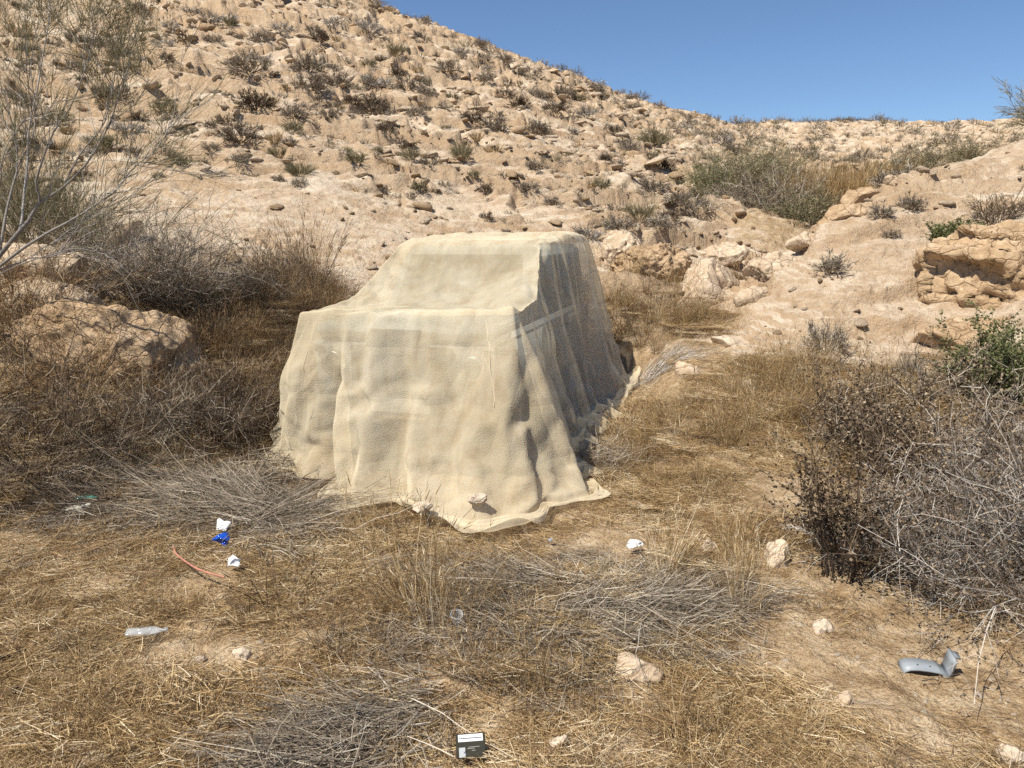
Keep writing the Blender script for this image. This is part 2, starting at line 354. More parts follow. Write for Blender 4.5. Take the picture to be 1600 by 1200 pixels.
def ground_material():
    m, nt, n, l, b = nodes_of('limestone_and_dust')
    gp = n.new('ShaderNodeNewGeometry'); co = gp.outputs['Position']
    soil = N(n, 'ShaderNodeAttribute', attribute_name='soil').outputs['Fac']
    rk = N(n, 'ShaderNodeAttribute', attribute_name='rock').outputs['Fac']
    def nz(sc, det=6, rough=0.6, dist=0.0, off=0.0, zs=1.0):
        mp = N(n, 'ShaderNodeMapping'); mp.inputs['Scale'].default_value = (1, 1, zs); mp.inputs['Location'].default_value = (off, off * 1.7, off); l.new(co, mp.inputs['Vector'])
        t = N(n, 'ShaderNodeTexNoise', Scale=sc, Detail=det, Roughness=rough, Distortion=dist); l.new(mp.outputs[0], t.inputs['Vector']); return t.outputs['Fac']
    # limestone: cream with buff and ochre patches
    rA = ramp(n, [(0.30, (0.30, 0.19, 0.105)), (0.42, (0.45, 0.325, 0.215)), (0.53, (0.60, 0.485, 0.36)), (0.64, (0.72, 0.63, 0.505))]); l.new(nz(0.55, 6, 0.68, 0.4, 0.0, 2.2), rA.inputs['Fac'])
    rB = ramp(n, [(0.33, (0.28, 0.18, 0.10)), (0.47, (0.54, 0.42, 0.30)), (0.60, (0.69, 0.59, 0.46))]); l.new(nz(2.9, 5, 0.72, 0.0, 5.0, 2.6), rB.inputs['Fac'])
    c = mixrgb(n, l, 0.5, rA.outputs['Color'], rB.outputs['Color'])
    rC = ramp(n, [(0.30, (0.40, 0.29, 0.19)), (0.44, (1, 1, 1))]); l.new(nz(26, 3, 0.75, 0, 9.0), rC.inputs['Fac'])
    c = mixrgb(n, l, 0.6, c, rC.outputs['Color'], 'MULTIPLY')
    # bleached tops, ochre stained faces
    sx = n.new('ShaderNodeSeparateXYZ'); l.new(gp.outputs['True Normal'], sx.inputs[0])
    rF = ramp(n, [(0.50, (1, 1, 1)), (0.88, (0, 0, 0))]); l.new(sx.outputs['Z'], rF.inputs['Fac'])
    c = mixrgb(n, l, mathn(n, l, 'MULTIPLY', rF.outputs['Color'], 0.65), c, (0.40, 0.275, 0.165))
    # dry earth and chaff
    rS = ramp(n, [(0.30, (0.25, 0.16, 0.085)), (0.5, (0.42, 0.305, 0.185)), (0.66, (0.58, 0.46, 0.315))]); l.new(nz(6.0, 5, 0.75, 0.0, 2.0), rS.inputs['Fac'])
    rT = ramp(n, [(0.35, (0.5, 0.42, 0.33)), (0.5, (1, 1, 1))]); l.new(nz(70, 2, 0.8, 0, 3.0), rT.inputs['Fac'])
    s = mixrgb(n, l, 0.8, rS.outputs['Color'], rT.outputs['Color'], 'MULTIPLY')
    edge = mathn(n, l, 'ADD', soil, mathn(n, l, 'MULTIPLY', mathn(n, l, 'SUBTRACT', nz(2.2, 4, 0.7, 0, 11.0), 0.5), 1.5))
    rE = ramp(n, [(0.42, (0, 0, 0)), (0.62, (1, 1, 1))]); l.new(edge, rE.inputs['Fac'])
    c = mixrgb(n, l, rE.outputs['Color'], c, s)
    l.new(c, b.inputs['Base Color'])
    b.inputs['Roughness'].default_value = 0.95; b.inputs['Specular IOR Level'].default_value = 0.08
    h = nz(7, 6, 0.74, 0.0, 4.0)
    bp = N(n, 'ShaderNodeBump', Strength=1.0, Distance=0.09); l.new(h, bp.inputs['Height'])
    l.new(bp.outputs['Normal'], b.inputs['Normal'])
    return m
M_GROUND = ground_material()
_me = make_mesh('ground', _V, [_F, _fan], M_GROUND, False, {'soil': np.append(_So.ravel(), 1.0), 'rock': np.append(_Ra.ravel(), 0.0)})
ground = tag(link('ground', _me), 'dusty valley floor rising into pale limestone hillsides', None, None, 'structure')
# ------------------------------------------------------------------ plants: ribbons grown level by level
def unit(v): return v / (np.linalg.norm(v, axis=-1, keepdims=True) + 1e-9)
def strands(start, direc, length, K, g, bend=0.25, droop=0.0, wig=0.0):
    n = len(start); s = np.linspace(0, 1, K)[None, :, None]
    b = g.normal(size=(n, 1, 3)) * bend
    p = start[:, None, :] + length[:, None, None] * (s * direc[:, None, :] + b * s * s * 0.5 + np.array([0, 0, -droop]) * s * s)
    if wig > 0: p[:, 1:, :] += g.normal(size=(n, K - 1, 3)) * wig * length[:, None, None]
    return p
def grow(par, n_per, len_rng, ang, g, K=3, t_rng=(0.25, 1.0), bend=0.3, droop=0.0, up=0.0, wig=0.0):
    N0, K0, _ = par.shape
    pi = np.repeat(np.arange(N0), n_per); t = g.uniform(*t_rng, len(pi)) * (K0 - 1)
    k = np.minimum(t.astype(int), K0 - 2); f = (t - k)[:, None]
    a, b = par[pi, k], par[pi, k + 1]
    st = a * (1 - f) + b * f; d = unit(b - a)
    q = unit(np.cross(d, g.normal(size=d.shape))); th = np.radians(g.uniform(*ang, len(pi)))[:, None]
    dd = unit(d * np.cos(th) + q * np.sin(th) + np.array([0, 0, up]))
    return strands(st, dd, g.uniform(*len_rng, len(pi)), K, g, bend, droop, wig)
def stems(n, g, r0, tilt, len_rng, K=4, bend=0.25, droop=0.0, up=0.0, wig=0.0):
    a = g.uniform(0, 2 * math.pi, n); rr = r0 * np.sqrt(g.uniform(0, 1, n)); th = np.radians(tilt) * np.sqrt(g.uniform(0, 1, n))
    st = np.stack([rr * np.cos(a), rr * np.sin(a), np.full(n, -0.02)], 1)
    a2 = a + g.normal(0, 0.5, n)
    d = np.stack([np.sin(th) * np.cos(a2), np.sin(th) * np.sin(a2), np.cos(th)], 1)
    return strands(st, d, g.uniform(*len_rng, n), K, g, bend, droop, wig)
class Kit:
    """collects ribbons, rods and leaf faces of one plant part"""
    def __init__(s, seed): s.v = []; s.q = []; s.t = []; s.r = []; s.n = 0; s.g = rng(seed)
    def ribbon(s, paths, w0, w1, rnd=None):
        N0, K, _ = paths.shape
        if N0 == 0: return s
        tan = unit(np.gradient(paths, axis=1)); side = unit(np.cross(tan, s.g.normal(size=(N0, 1, 3))))
        w = (w0 + (w1 - w0) * np.linspace(0, 1, K))[None, :, None] * s.g.uniform(0.7, 1.3, (N0, 1, 1)) * 0.5
        v = np.stack([paths - side * w, paths + side * w], 2).reshape(-1, 3)
        b = (np.arange(N0)[:, None] * K + np.arange(K - 1)[None, :]).ravel() * 2 + s.n
        s.q.append(np.stack([b, b + 1, b + 3, b + 2], 1)); s.v.append(v); s.n += len(v)
        r = s.g.uniform(0, 1, N0) if rnd is None else rnd
        s.r.append(np.repeat(r, K * 2)); return s
    def rod(s, paths, w0, w1, sides=4, rnd=None):
        N0, K, _ = paths.shape
        tan = unit(np.gradient(paths, axis=1)); a = unit(np.cross(tan, np.array([0.31, 0.92, 0.2]))); b = np.cross(tan, a)
        w0 = np.broadcast_to(w0, (N0,)); w1 = np.broadcast_to(w1, (N0,))
        w = (w0[:, None] + (w1 - w0)[:, None] * np.linspace(0, 1, K)[None, :])[..., None] * 0.5
        ring = []
        for k in range(sides):
            th = 2 * math.pi * k / sides; ring.append(paths + w * (a * math.cos(th) + b * math.sin(th)))
        v = np.stack(ring, 2).reshape(-1, 3)
        base = (np.arange(N0)[:, None] * K + np.arange(K - 1)[None, :]).ravel() * sides + s.n
        for k in range(sides):
            k2 = (k + 1) % sides; s.q.append(np.stack([base + k, base + k2, base + sides + k2, base + sides + k], 1))
        s.v.append(v); s.n += len(v)
        r = s.g.uniform(0, 1, N0) if rnd is None else rnd
        s.r.append(np.repeat(r, K * sides)); return s
    def leaves(s, pts, size, asp=0.5, rnd=None):
        n = len(pts); d = unit(s.g.normal(size=(n, 3))); e = unit(np.cross(d, s.g.normal(size=(n, 3))))
        L = s.g.uniform(*size, n)[:, None]
        v = np.stack([pts, pts + d * L * 0.5 + e * L * asp * 0.5, pts + d * L, pts + d * L * 0.5 - e * L * asp * 0.5], 1).reshape(-1, 3)
        b = np.arange(n) * 4 + s.n
        s.q.append(np.stack([b, b + 1, b + 2, b + 3], 1)); s.v.append(v); s.n += len(v)
        s.r.append(np.repeat(s.g.uniform(0, 1, n) if rnd is None else rnd, 4)); return s
    def mesh(s, name, mat):
        return make_mesh(name, np.vstack(s.v), np.vstack(s.q), mat, False, {'rnd': np.concatenate(s.r)})
def along(paths, n_per, g, t_rng=(0.3, 1.0)):
    N0, K0, _ = paths.shape
    pi = np.repeat(np.arange(N0), n_per); t = g.uniform(*t_rng, len(pi)) * (K0 - 1); k = np.minimum(t.astype(int), K0 - 2); f = (t - k)[:, None]
    return paths[pi, k] * (1 - f) + paths[pi, k + 1] * f

M_GREY = plant_mat('grey_twigs', [(0, (0.080, 0.060, 0.042)), (.35, (0.19, 0.150, 0.108)), (.75, (0.33, 0.275, 0.21)), (1, (0.50, 0.44, 0.355))])
M_ASH = plant_mat('ash_twigs', [(0, (0.11, 0.09, 0.072)), (.4, (0.30, 0.26, 0.22)), (.8, (0.50, 0.455, 0.40)), (1, (0.66, 0.62, 0.57))])
M_BROWN = plant_mat('brown_twigs', [(0, (0.035, 0.024, 0.016)), (.4, (0.09, 0.062, 0.040)), (.8, (0.19, 0.138, 0.09)), (1, (0.33, 0.265, 0.19))])
M_RUST = plant_mat('rust_stems', [(0, (0.09, 0.050, 0.024)), (.4, (0.20, 0.12, 0.055)), (.8, (0.32, 0.21, 0.105)), (1, (0.45, 0.32, 0.18))])
M_OLIVE = plant_mat('olive_stems', [(0, (0.095, 0.083, 0.045)), (.4, (0.195, 0.172, 0.098)), (.8, (0.30, 0.262, 0.16)), (1, (0.42, 0.36, 0.24))], translucent=0.15)
M_GREEN = plant_mat('green_leaves', [(0, (0.05, 0.066, 0.022)), (.4, (0.115, 0.135, 0.048)), (.8, (0.19, 0.205, 0.085)), (1, (0.29, 0.28, 0.14))], translucent=0.25)
M_LEAFB = plant_mat('dead_leaves', [(0, (0.038, 0.027, 0.018)), (.5, (0.115, 0.080, 0.050)), (.85, (0.23, 0.165, 0.105)), (1, (0.36, 0.28, 0.19))])
M_STRAW = plant_mat('straw', [(0, (0.12, 0.068, 0.030)), (.3, (0.30, 0.19, 0.085)), (.65, (0.51, 0.36, 0.18)), (.9, (0.68, 0.535, 0.33)), (1, (0.78, 0.67, 0.48))], rough=0.6, hue_jit=0.7, translucent=0.15)
M_GOLD = plant_mat('golden_grass', [(0, (0.14, 0.085, 0.035)), (.4, (0.30, 0.195, 0.085)), (.8, (0.46, 0.33, 0.165)), (1, (0.60, 0.46, 0.27))], rough=0.6, hue_jit=0.3, translucent=0.2)
M_BARK = plant_mat('pale_bark', [(0, (0.10, 0.085, 0.075)), (.5, (0.21, 0.19, 0.172)), (1, (0.42, 0.395, 0.37))])

# ------------------------------------------------------------------ rocks
def icosphere(sub):
    bm = bmesh.new(); bmesh.ops.create_icosphere(bm, subdivisions=sub, radius=1.0)
    v = np.array([x.co[:] for x in bm.verts]); f = np.array([[q.index for q in p.verts] for p in bm.faces]); bm.free(); return v, f
_ICO = {k: icosphere(k) for k in (2, 3, 4, 5, 6)}
def rock_mesh(name, seed, sub, mat, size=(1, 1, 1), cuts=9, rough=0.10, strata=0.0, bed=0.2, smooth_shade=False, flat_bottom=None):
    """a stone: a ball planed by random faces, then weathered; strata > 0 adds beds with recessed joints"""
    v, f = _ICO[sub]; v = v.copy(); g = rng(seed)
    for _ in range(cuts):
        nrm = unit(g.normal(size=3)); off = g.uniform(0.45, 0.85)
        d = v @ nrm; v -= np.outer(np.maximum(0, d - off) * 0.985, nrm)
    v = v * np.array(size)
    nv = unit(v / np.array(size) ** 2 + 1e-6)
    L = max(size)
    n1 = 0.75 - 1.6 * np.abs(fbm3(v / L * 1.5 + seed * 3.3, seed, 4, 0.55)) if sub >= 5 else fbm3(v / L * 1.7 + seed * 3.3, seed, 4, 0.5)
    v = v + nv * (n1 * rough * min(size))[:, None]
    if sub >= 4:
        n2 = fbm3(v / L * 7 + seed, seed + 5, 4, 0.6); v = v + nv * (n2 * rough * 0.3 * min(size))[:, None]
    if strata > 0:
        h = v[:, 2] / bed + 0.9 * fbm3(v / L * 1.3 + 9, seed + 8, 3) + 0.15 * v[:, 0] / bed
        fr = h - np.floor(h); k = np.floor(h)
        over = _hash(k + 50, k * 0 + 3, k * 0, seed) / 4294967296.0 - 0.45
        c1, c2, cr = cell2(v[:, 0] * 1.5 + k * 3.7 + 0.5 * n1, v[:, 1] * 1.5 - k * 1.9, seed + 4)
        cut = (1 - smooth(0.0, 0.07, fr)) + 0.5 * (1 - smooth(0.0, 0.06, c2 - c1))
        hz = unit(nv * np.array([1, 1, 0.2]))
        chips = fbm3(v * 2.4, seed + 9, 4, 0.5)
        v = v + hz * ((over * 0.9 + (cr - 0.5) * 1.0 + chips * 0.6 - cut * 0.75) * strata)[:, None]
    if flat_bottom is not None: v[:, 2] = np.maximum(v[:, 2], flat_bottom)
    return make_mesh(name, v, f, mat, smooth_shade)
M_LIME = rock_mat('limestone', (0.68, 0.57, 0.44), (0.52, 0.40, 0.28), (0.31, 0.20, 0.115), 1.6, 0.6)
M_BUFF = rock_mat('buff_limestone', (0.58, 0.44, 0.30), (0.43, 0.30, 0.18), (0.24, 0.145, 0.078), 1.8, 0.7)
M_CHALK = rock_mat('chalk_stone', (0.72, 0.62, 0.50), (0.58, 0.47, 0.35), (0.38, 0.28, 0.19), 3.0, 0.5)

# ------------------------------------------------------------------ uncountable cover: points that carry shared pieces
def scatter(name, protos, pos, rot, scl, idx, label, cat):
    me = bpy.data.meshes.new(name); me.vertices.add(len(pos)); me.vertices.foreach_set('co', np.ascontiguousarray(pos, dtype=np.float32).ravel())
    a = me.attributes.new('rot', 'FLOAT_VECTOR', 'POINT'); a.data.foreach_set('vector', np.ascontiguousarray(rot, dtype=np.float32).ravel())
    a = me.attributes.new('scl', 'FLOAT', 'POINT'); a.data.foreach_set('value', np.ascontiguousarray(scl, dtype=np.float32))
    a = me.attributes.new('idx', 'INT', 'POINT'); a.data.foreach_set('value', np.ascontiguousarray(idx, dtype=np.int32))
    o = link(name, me)
    ng = bpy.data.node_groups.new(name, 'GeometryNodeTree')
    ng.interface.new_socket('Geometry', in_out='INPUT', socket_type='NodeSocketGeometry'); ng.interface.new_socket('Geometry', in_out='OUTPUT', socket_type='NodeSocketGeometry')
    gi = ng.nodes.new('NodeGroupInput'); go = ng.nodes.new('NodeGroupOutput'); ip = ng.nodes.new('GeometryNodeInstanceOnPoints')
    jn = ng.nodes.new('GeometryNodeJoinGeometry')
    for i, p in enumerate(protos):
        po = bpy.data.objects.new(name + '_piece', p)
        oi = ng.nodes.new('GeometryNodeObjectInfo'); oi.inputs['Object'].default_value = po; oi.inputs['As Instance'].default_value = False
        g2 = ng.nodes.new('GeometryNodeGeometryToInstance'); ng.links.new(oi.outputs['Geometry'], g2.inputs[0]); ng.links.new(g2.outputs[0], jn.inputs[0])
    def attr(nm, t):
        n = ng.nodes.new('GeometryNodeInputNamedAttribute'); n.data_type = t; n.inputs['Name'].default_value = nm
        return [s for s in n.outputs if s.enabled and s.name == 'Attribute'][0]
    ng.links.new(gi.outputs[0], ip.inputs['Points']); ng.links.new(jn.outputs[0], ip.inputs['Instance'])
    ip.inputs['Pick Instance'].default_value = True
    ng.links.new(attr('idx', 'INT'), ip.inputs['Instance Index']); ng.links.new(attr('rot', 'FLOAT_VECTOR'), ip.inputs['Rotation']); ng.links.new(attr('scl', 'FLOAT'), ip.inputs['Scale'])
    ng.links.new(ip.outputs[0], go.inputs[0])
    md = o.modifiers.new('pieces', 'NODES'); md.node_group = ng
    return tag(o, label, cat, None, 'stuff')
def slope_rot(x, y, g, amount=0.9):
    e = 0.12; z0 = land(x, y)[0]; dx = (land(x + e, y)[0] - z0) / e; dy = (land(x, y + e)[0] - z0) / e
    return np.stack([np.arctan(dy) * amount, -np.arctan(dx) * amount, np.zeros(len(x))], 1)
# ------------------------------------------------------------------ the car under the cover
def flat_mat(name, col, rough=0.5, metal=0.0, spec=0.4, var=0.12, scale=20):
    m, nt, n, l, b = nodes_of(name)
    tc = n.new('ShaderNodeTexCoord'); t = N(n, 'ShaderNodeTexNoise', Scale=scale, Detail=4); l.new(tc.outputs['Object'], t.inputs['Vector'])
    r = ramp(n, [(0.3, tuple(c * (1 - var) for c in col)), (0.7, tuple(min(1, c * (1 + var)) for c in col))]); l.new(t.outputs['Fac'], r.inputs['Fac'])
    l.new(r.outputs['Color'], b.inputs['Base Color']); b.inputs['Roughness'].default_value = rough; b.inputs['Metallic'].default_value = metal; b.inputs['Specular IOR Level'].default_value = spec
    return m
M_PAINT = flat_mat('car_paint', (0.38, 0.385, 0.36), 0.35); M_RUBBER = flat_mat('rubber', (0.025, 0.025, 0.025), 0.8); M_DARK = flat_mat('dark_plastic', (0.03, 0.032, 0.035), 0.6)
M_STEEL = flat_mat('steel', (0.45, 0.45, 0.45), 0.35, 0.9); M_GLASS = flat_mat('tinted_glass', (0.05, 0.07, 0.08), 0.35, 0.0, 0.4); M_WHITEP = flat_mat('white_paint', (0.72, 0.72, 0.70), 0.4); M_ROOF = flat_mat('slate_paint', (0.33, 0.37, 0.36), 0.45)

def solid(name, lo, hi, mat, parent, bevel=0.03, seg=2):
    """closed block between a lower and an upper ring of corners, edges rounded"""
    bm = bmesh.new(); n = len(lo)
    a = [bm.verts.new(p) for p in lo]; b = [bm.verts.new(p) for p in hi]
    bm.faces.new(a[::-1]); bm.faces.new(b)
    for i in range(n): bm.faces.new([a[i], a[(i + 1) % n], b[(i + 1) % n], b[i]])
    bmesh.ops.recalc_face_normals(bm, faces=bm.faces)
    if bevel > 0: bmesh.ops.bevel(bm, geom=list(bm.edges), offset=bevel, segments=seg, affect='EDGES', clamp_overlap=True)
    me = bpy.data.meshes.new(name); bm.to_mesh(me); bm.free(); me.materials.append(mat)
    for p in me.polygons: p.use_smooth = bevel > 0.01
    return link(name, me, parent)
def block(name, x0, x1, y0, y1, z0, z1, mat, parent, bevel=0.02):
    return solid(name, [(x0, y0, z0), (x1, y0, z0), (x1, y1, z0), (x0, y1, z0)], [(x0, y0, z1), (x1, y0, z1), (x1, y1, z1), (x0, y1, z1)], mat, parent, bevel)
def lathe(name, prof, n, mat, parent, axis='Z', smooth_shade=True):
    prof = np.array(prof); a = np.linspace(0, 2 * math.pi, n, endpoint=False)
    v = np.stack([prof[:, 0][:, None] * np.cos(a), prof[:, 0][:, None] * np.sin(a), np.repeat(prof[:, 1][:, None], n, 1)], -1).reshape(-1, 3)
    if axis == 'X': v = v[:, [2, 0, 1]]
    if axis == 'Y': v = v[:, [0, 2, 1]]
    k = len(prof); i = (np.arange(k - 1)[:, None] * n + np.arange(n)).ravel(); j = (np.arange(k - 1)[:, None] * n + (np.arange(n) + 1) % n).ravel()
    return link(name, make_mesh(name, v, np.stack([i, j, j + n, i + n], 1), mat, smooth_shade), parent)

car = tag(link('parked_car', None, None, (CAR_O[0], CAR_O[1], 0.0), (math.atan(0.02), 0, -CAR_A)), 'small boxy off-road car hidden under the cream cloth cover', 'car')
body = solid('body', [(-.70, .10, .42), (.70, .10, .42), (.70, 3.36, .42), (-.70, 3.36, .42)], [(-.70, .06, 1.0), (.70, .06, 1.0), (.70, 3.36, 1.0), (-.70, 3.36, 1.0)], M_PAINT, car, .05)
hood = solid('bonnet', [(-.66, .05, .985), (.66, .05, .985), (.66, 1.12, .985), (-.66, 1.12, .985)], [(-.66, .05, 1.085), (.66, .05, 1.085), (.66, 1.12, 1.10), (-.66, 1.12, 1.10)], M_ROOF, car, .03)
cab = solid('cabin', [(-.66, 1.12, .99), (.66, 1.12, .99), (.66, 3.40, .99), (-.66, 3.40, .99)], [(-.555, 1.48, 1.585), (.555, 1.48, 1.585), (.565, 3.38, 1.585), (-.565, 3.38, 1.585)], M_ROOF, car, .04)
# windscreen and side windows lie 3 mm proud of the cabin
def pane(name, c4, off, parent):
    p = np.array(c4); nrm = unit(np.cross(p[1] - p[0], p[3] - p[0])[None])[0]
    q = p + nrm * off; v = np.vstack([p - nrm * .01, q]); f = [[4, 5, 6, 7], [0, 3, 2, 1], [0, 1, 5, 4], [1, 2, 6, 5], [2, 3, 7, 6], [3, 0, 4, 7]]
    return link(name, make_mesh(name, v, np.array(f), M_GLASS), parent)
pane('windscreen', [(-.56, 1.165, 1.07), (.56, 1.165, 1.07), (.49, 1.44, 1.52), (-.49, 1.44, 1.52)], .004, cab)
for s in (-1, 1):
    for y0, y1 in ((1.55, 2.25), (2.35, 3.25)):
        c = [(s * .648, y0, 1.08), (s * .648, y1, 1.08), (s * .580, y1, 1.50), (s * .580, y0, 1.50)]
        pane('window', c if s > 0 else c[::-1], .006, cab)
    door = block('door', *sorted((s * .695, s * .712)), 1.25, 2.25, .50, .96, M_PAINT, car, .008)
    block('handle', *sorted((s * .712, s * .728)), 2.05, 2.18, .86, .89, M_DARK, door, .004)
    hl = lathe('headlight', [(.001, .0), (.06, -.004), (.085, -.02), (.09, .0), (.09, .03)], 24, M_STEEL, car, 'Y'); hl.location = (s * .52, .05, .80)
    lathe('lens', [(.001, -.018), (.05, -.012), (.078, -.004)], 24, M_GLASS, hl, 'Y')
    block('indicator', s * .63 - .03, s * .63 + .03, .035, .06, .88, .93, M_DARK, car, .006)
grille = block('grille', -.38, .38, .035, .06, .68, .94, M_DARK, car, .01)
for k in range(7): block('slat', -.33 + k * .11 - .012, -.33 + k * .11 + .012, .02, .035, .70, .92, M_RUBBER, grille, .004)
block('bonnet_scoop', -.22, .16, .030, .05, 1.02, 1.055, M_DARK, hood, .006)
block('air_inlet', -.26, .20, .040, .06, .93, .99, M_DARK, car, .006)
block('skid_plate', -.60, .60, .04, .09, .16, .42, M_DARK, car, .02)
block('bumper', -.66, .66, .02, .10, .46, .60, M_DARK, car, .02)
block('number_plate', -.22, .22, .008, .02, .48, .58, M_PAINT, car, .004)
for s in (-1, 1):
    for y in (.48, 2.6):
        w = tag(link('wheel', None, car, (s * .60, y, .33)))
        ty = lathe('tyre', [(.20, -.09), (.29, -.10), (.325, -.07), (.33, 0), (.325, .07), (.29, .10), (.20, .09)], 32, M_RUBBER, w, 'X')
        lathe('rim', [(.001, s * .03), (.08, s * .04), (.12, s * .01), (.19, s * .03), (.21, s * .085)], 24, M_STEEL, w, 'X')

# ------------------------------------------------------------------ the cover: tailored to the car, then let fall as cloth
def car_world(p):
    p = np.asarray(p, float); xy = CAR_O + np.outer(p[:, 0], CAR_R) + np.outer(p[:, 1], CAR_H); return np.column_stack([xy, p[:, 2]])
def drape(res=0.042, frames=34, seed=14):
    rise = lambda y: 0.02 * np.maximum(0, np.asarray(y) - .4)
    tmp = []
    def solid_for_cloth(lo, hi):
        n = len(lo); bm = bmesh.new(); P = np.array(list(lo) + list(hi), float); P[:, 2] += rise(P[:, 1])
        q = [bm.verts.new(p) for p in car_world(P)]
        bm.faces.new(q[:n][::-1]); bm.faces.new(q[n:])
        for i in range(n): bm.faces.new([q[i], q[(i + 1) % n], q[n + (i + 1) % n], q[n + i]])
        bmesh.ops.recalc_face_normals(bm, faces=bm.faces)
        bmesh.ops.bevel(bm, geom=list(bm.edges), offset=0.04, segments=2, affect='EDGES', clamp_overlap=True)
        bmesh.ops.triangulate(bm, faces=bm.faces)
        me = bpy.data.meshes.new('support'); bm.to_mesh(me); bm.free(); o = link('support', me); tmp.append(o)
        o.modifiers.new('hit', 'COLLISION'); o.collision.thickness_outer = 0.012; o.collision.cloth_friction = 30; o.collision.thickness_inner = .1
    def sb(x0, x1, y0, y1, z0, z1): solid_for_cloth([(x0, y0, z0), (x1, y0, z0), (x1, y1, z0), (x0, y1, z0)], [(x0, y0, z1), (x1, y0, z1), (x1, y1, z1), (x0, y1, z1)])
    sb(-.72, .72, .05, 3.40, .35, 1.05); sb(-.72, .74, .02, 1.2, .6, 1.12)
    solid_for_cloth([(-.68, 1.08, 1.0), (.68, 1.08, 1.0), (.68, 3.45, 1.0), (-.68, 3.45, 1.0)], [(-.57, 1.46, 1.62), (.57, 1.46, 1.62), (.58, 3.42, 1.62), (-.58, 3.42, 1.62)])
    for x in (-.66, .66):
        for y in (.45, 2.6): sb(x - .1, x + .1, y - .33, y + .33, .0, .66)
    GX, GY = np.meshgrid(np.linspace(-2.2, 2.2, 61), np.linspace(-1.8, 5.2, 91)); w = car_world(np.column_stack([GX.ravel(), GY.ravel(), GX.ravel() * 0]))
    w[:, 2] = ground_z(w[:, 0], w[:, 1]) + .012; i = (np.arange(90)[:, None] * 61 + np.arange(60)).ravel()
    o = link('support', make_mesh('support', w, np.stack([i, i + 1, i + 62, i + 61], 1))); tmp.append(o)
    o.modifiers.new('hit', 'COLLISION'); o.collision.thickness_outer = .015; o.collision.cloth_friction = 60
    # shoulder point and hem point, station by station round the car
    ST = [(1, (-.76, 0, 1.15), (-.80, -.14, .02)), (0, (-.30, 0, 1.15), (-.12, -.50, .02)), (0, (.10, 0, 1.15), (.36, -.72, .02)), (0, (.45, 0, 1.16), (.80, -.84, .02)),
          (1, (.82, -.02, 1.23), (1.18, -.56, .02)), (0, (.78, .30, 1.18), (1.30, -.02, .03)), (0, (.76, .85, 1.22), (1.00, .72, .18)), (0, (.63, 1.42, 1.60), (1.00, 1.4, .22)), (0, (.62, 2.5, 1.655), (1.04, 2.4, .20)),
          (1, (.63, 3.50, 1.655), (1.16, 3.45, .16)), (0, (0, 3.52, 1.66), (.1, 4.1, .3)),
          (1, (-.62, 3.50, 1.655), (-1.0, 3.6, .5)), (0, (-.62, 2.5, 1.655), (-1.05, 2.4, .5)), (0, (-.63, 1.42, 1.60), (-1.1, 1.4, .5)), (0, (-.75, .85, 1.21), (-1.22, .62, .46)), (0, (-.77, .30, 1.16), (-1.10, .16, .16)),
          (1, (-.76, 0, 1.15), (-.80, -.14, .02))]
    T = np.array([s[1] for s in ST]); H = np.array([s[2] for s in ST]); T[:, 2] += rise(T[:, 1]); H[:, 2] += rise(np.clip(H[:, 1], 0, 9))
    nx = int(round(1.56 / res)); ny = int(round(3.75 / res)); cor = [i for i, s in enumerate(ST) if s[0]]
    LT, LH = [], []
    for a, b, m in zip(cor[:-1], cor[1:], (nx, ny, nx, ny)):
        k = np.concatenate([[0], np.cumsum(np.linalg.norm(np.diff(T[a:b + 1], axis=0), axis=1))]); q = np.linspace(0, k[-1], m + 1)[:-1]
        LT.append(np.column_stack([np.interp(q, k, T[a:b + 1, j]) for j in range(3)])); LH.append(np.column_stack([np.interp(q, k, H[a:b + 1, j]) for j in range(3)]))
    LT = np.vstack(LT); LH = np.vstack(LH); n = len(LT)
    kw = max(5, int(round(.33 / res)) | 1); ker = np.hanning(kw); ker /= ker.sum()
    LH = np.column_stack([np.convolve(np.concatenate([c[-kw:], c, c[:kw]]), ker, 'same')[kw:-kw] for c in LH.T])
    fr, ri, re, le = LT[:nx + 1], LT[nx:nx + ny + 1], LT[nx + ny:2 * nx + ny + 1][::-1], np.vstack([LT[2 * nx + ny:], LT[:1]])[::-1]
    I = np.linspace(0, 1, nx + 1)[None, :, None]
    top = le[:, None, :] * (1 - I) + ri[:, None, :] * I; top[..., 2] += .02 * (1 - (2 * I[..., 0] - 1) ** 2); top[0] = fr; top[-1] = re
    cid = np.arange((ny + 1) * (nx + 1)).reshape(ny + 1, nx + 1)
    loop = np.concatenate([cid[0, :-1], cid[:-1, -1], cid[-1, ::-1][:-1], cid[::-1, 0][:-1]])
    arc = np.concatenate([[0], np.cumsum(np.linalg.norm(np.diff(LH, axis=0), axis=1))])
    tg = np.roll(LH, -1, 0) - np.roll(LH, 1, 0); nm = unit(np.column_stack([tg[:, 1], -tg[:, 0], 0 * arc]))
    nz = int(round(1.35 / res)); ex = int(round(.32 / res)); zero = np.zeros(n)
    fold = .10 * noise2(arc * 2.6, zero + .3, seed) + .05 * noise2(arc * 6.0, zero + .7, seed + 1)
    ga = lambda c, w_: np.exp(-((LT[:, 0] - c) / w_) ** 2)
    ff = -.13 * ga(-.47, .05) + .05 * ga(-.58, .05) + .06 * ga(-.36, .07) + .08 * ga(-.15, .06) - .09 * ga(-.01, .07) + .03 * ga(.15, .08) - .03 * ga(.34, .06) + .02 * ga(.5, .05)
    fold = np.where(np.arange(n) < nx, 2.7 * ff + 1.5 * fold, fold * 1.8)
    bulge = .03 + .10 * np.exp(-((LT[:, 0] + .77) / .1) ** 2 - ((LT[:, 1] - .35) / .35) ** 2)
    rows = []
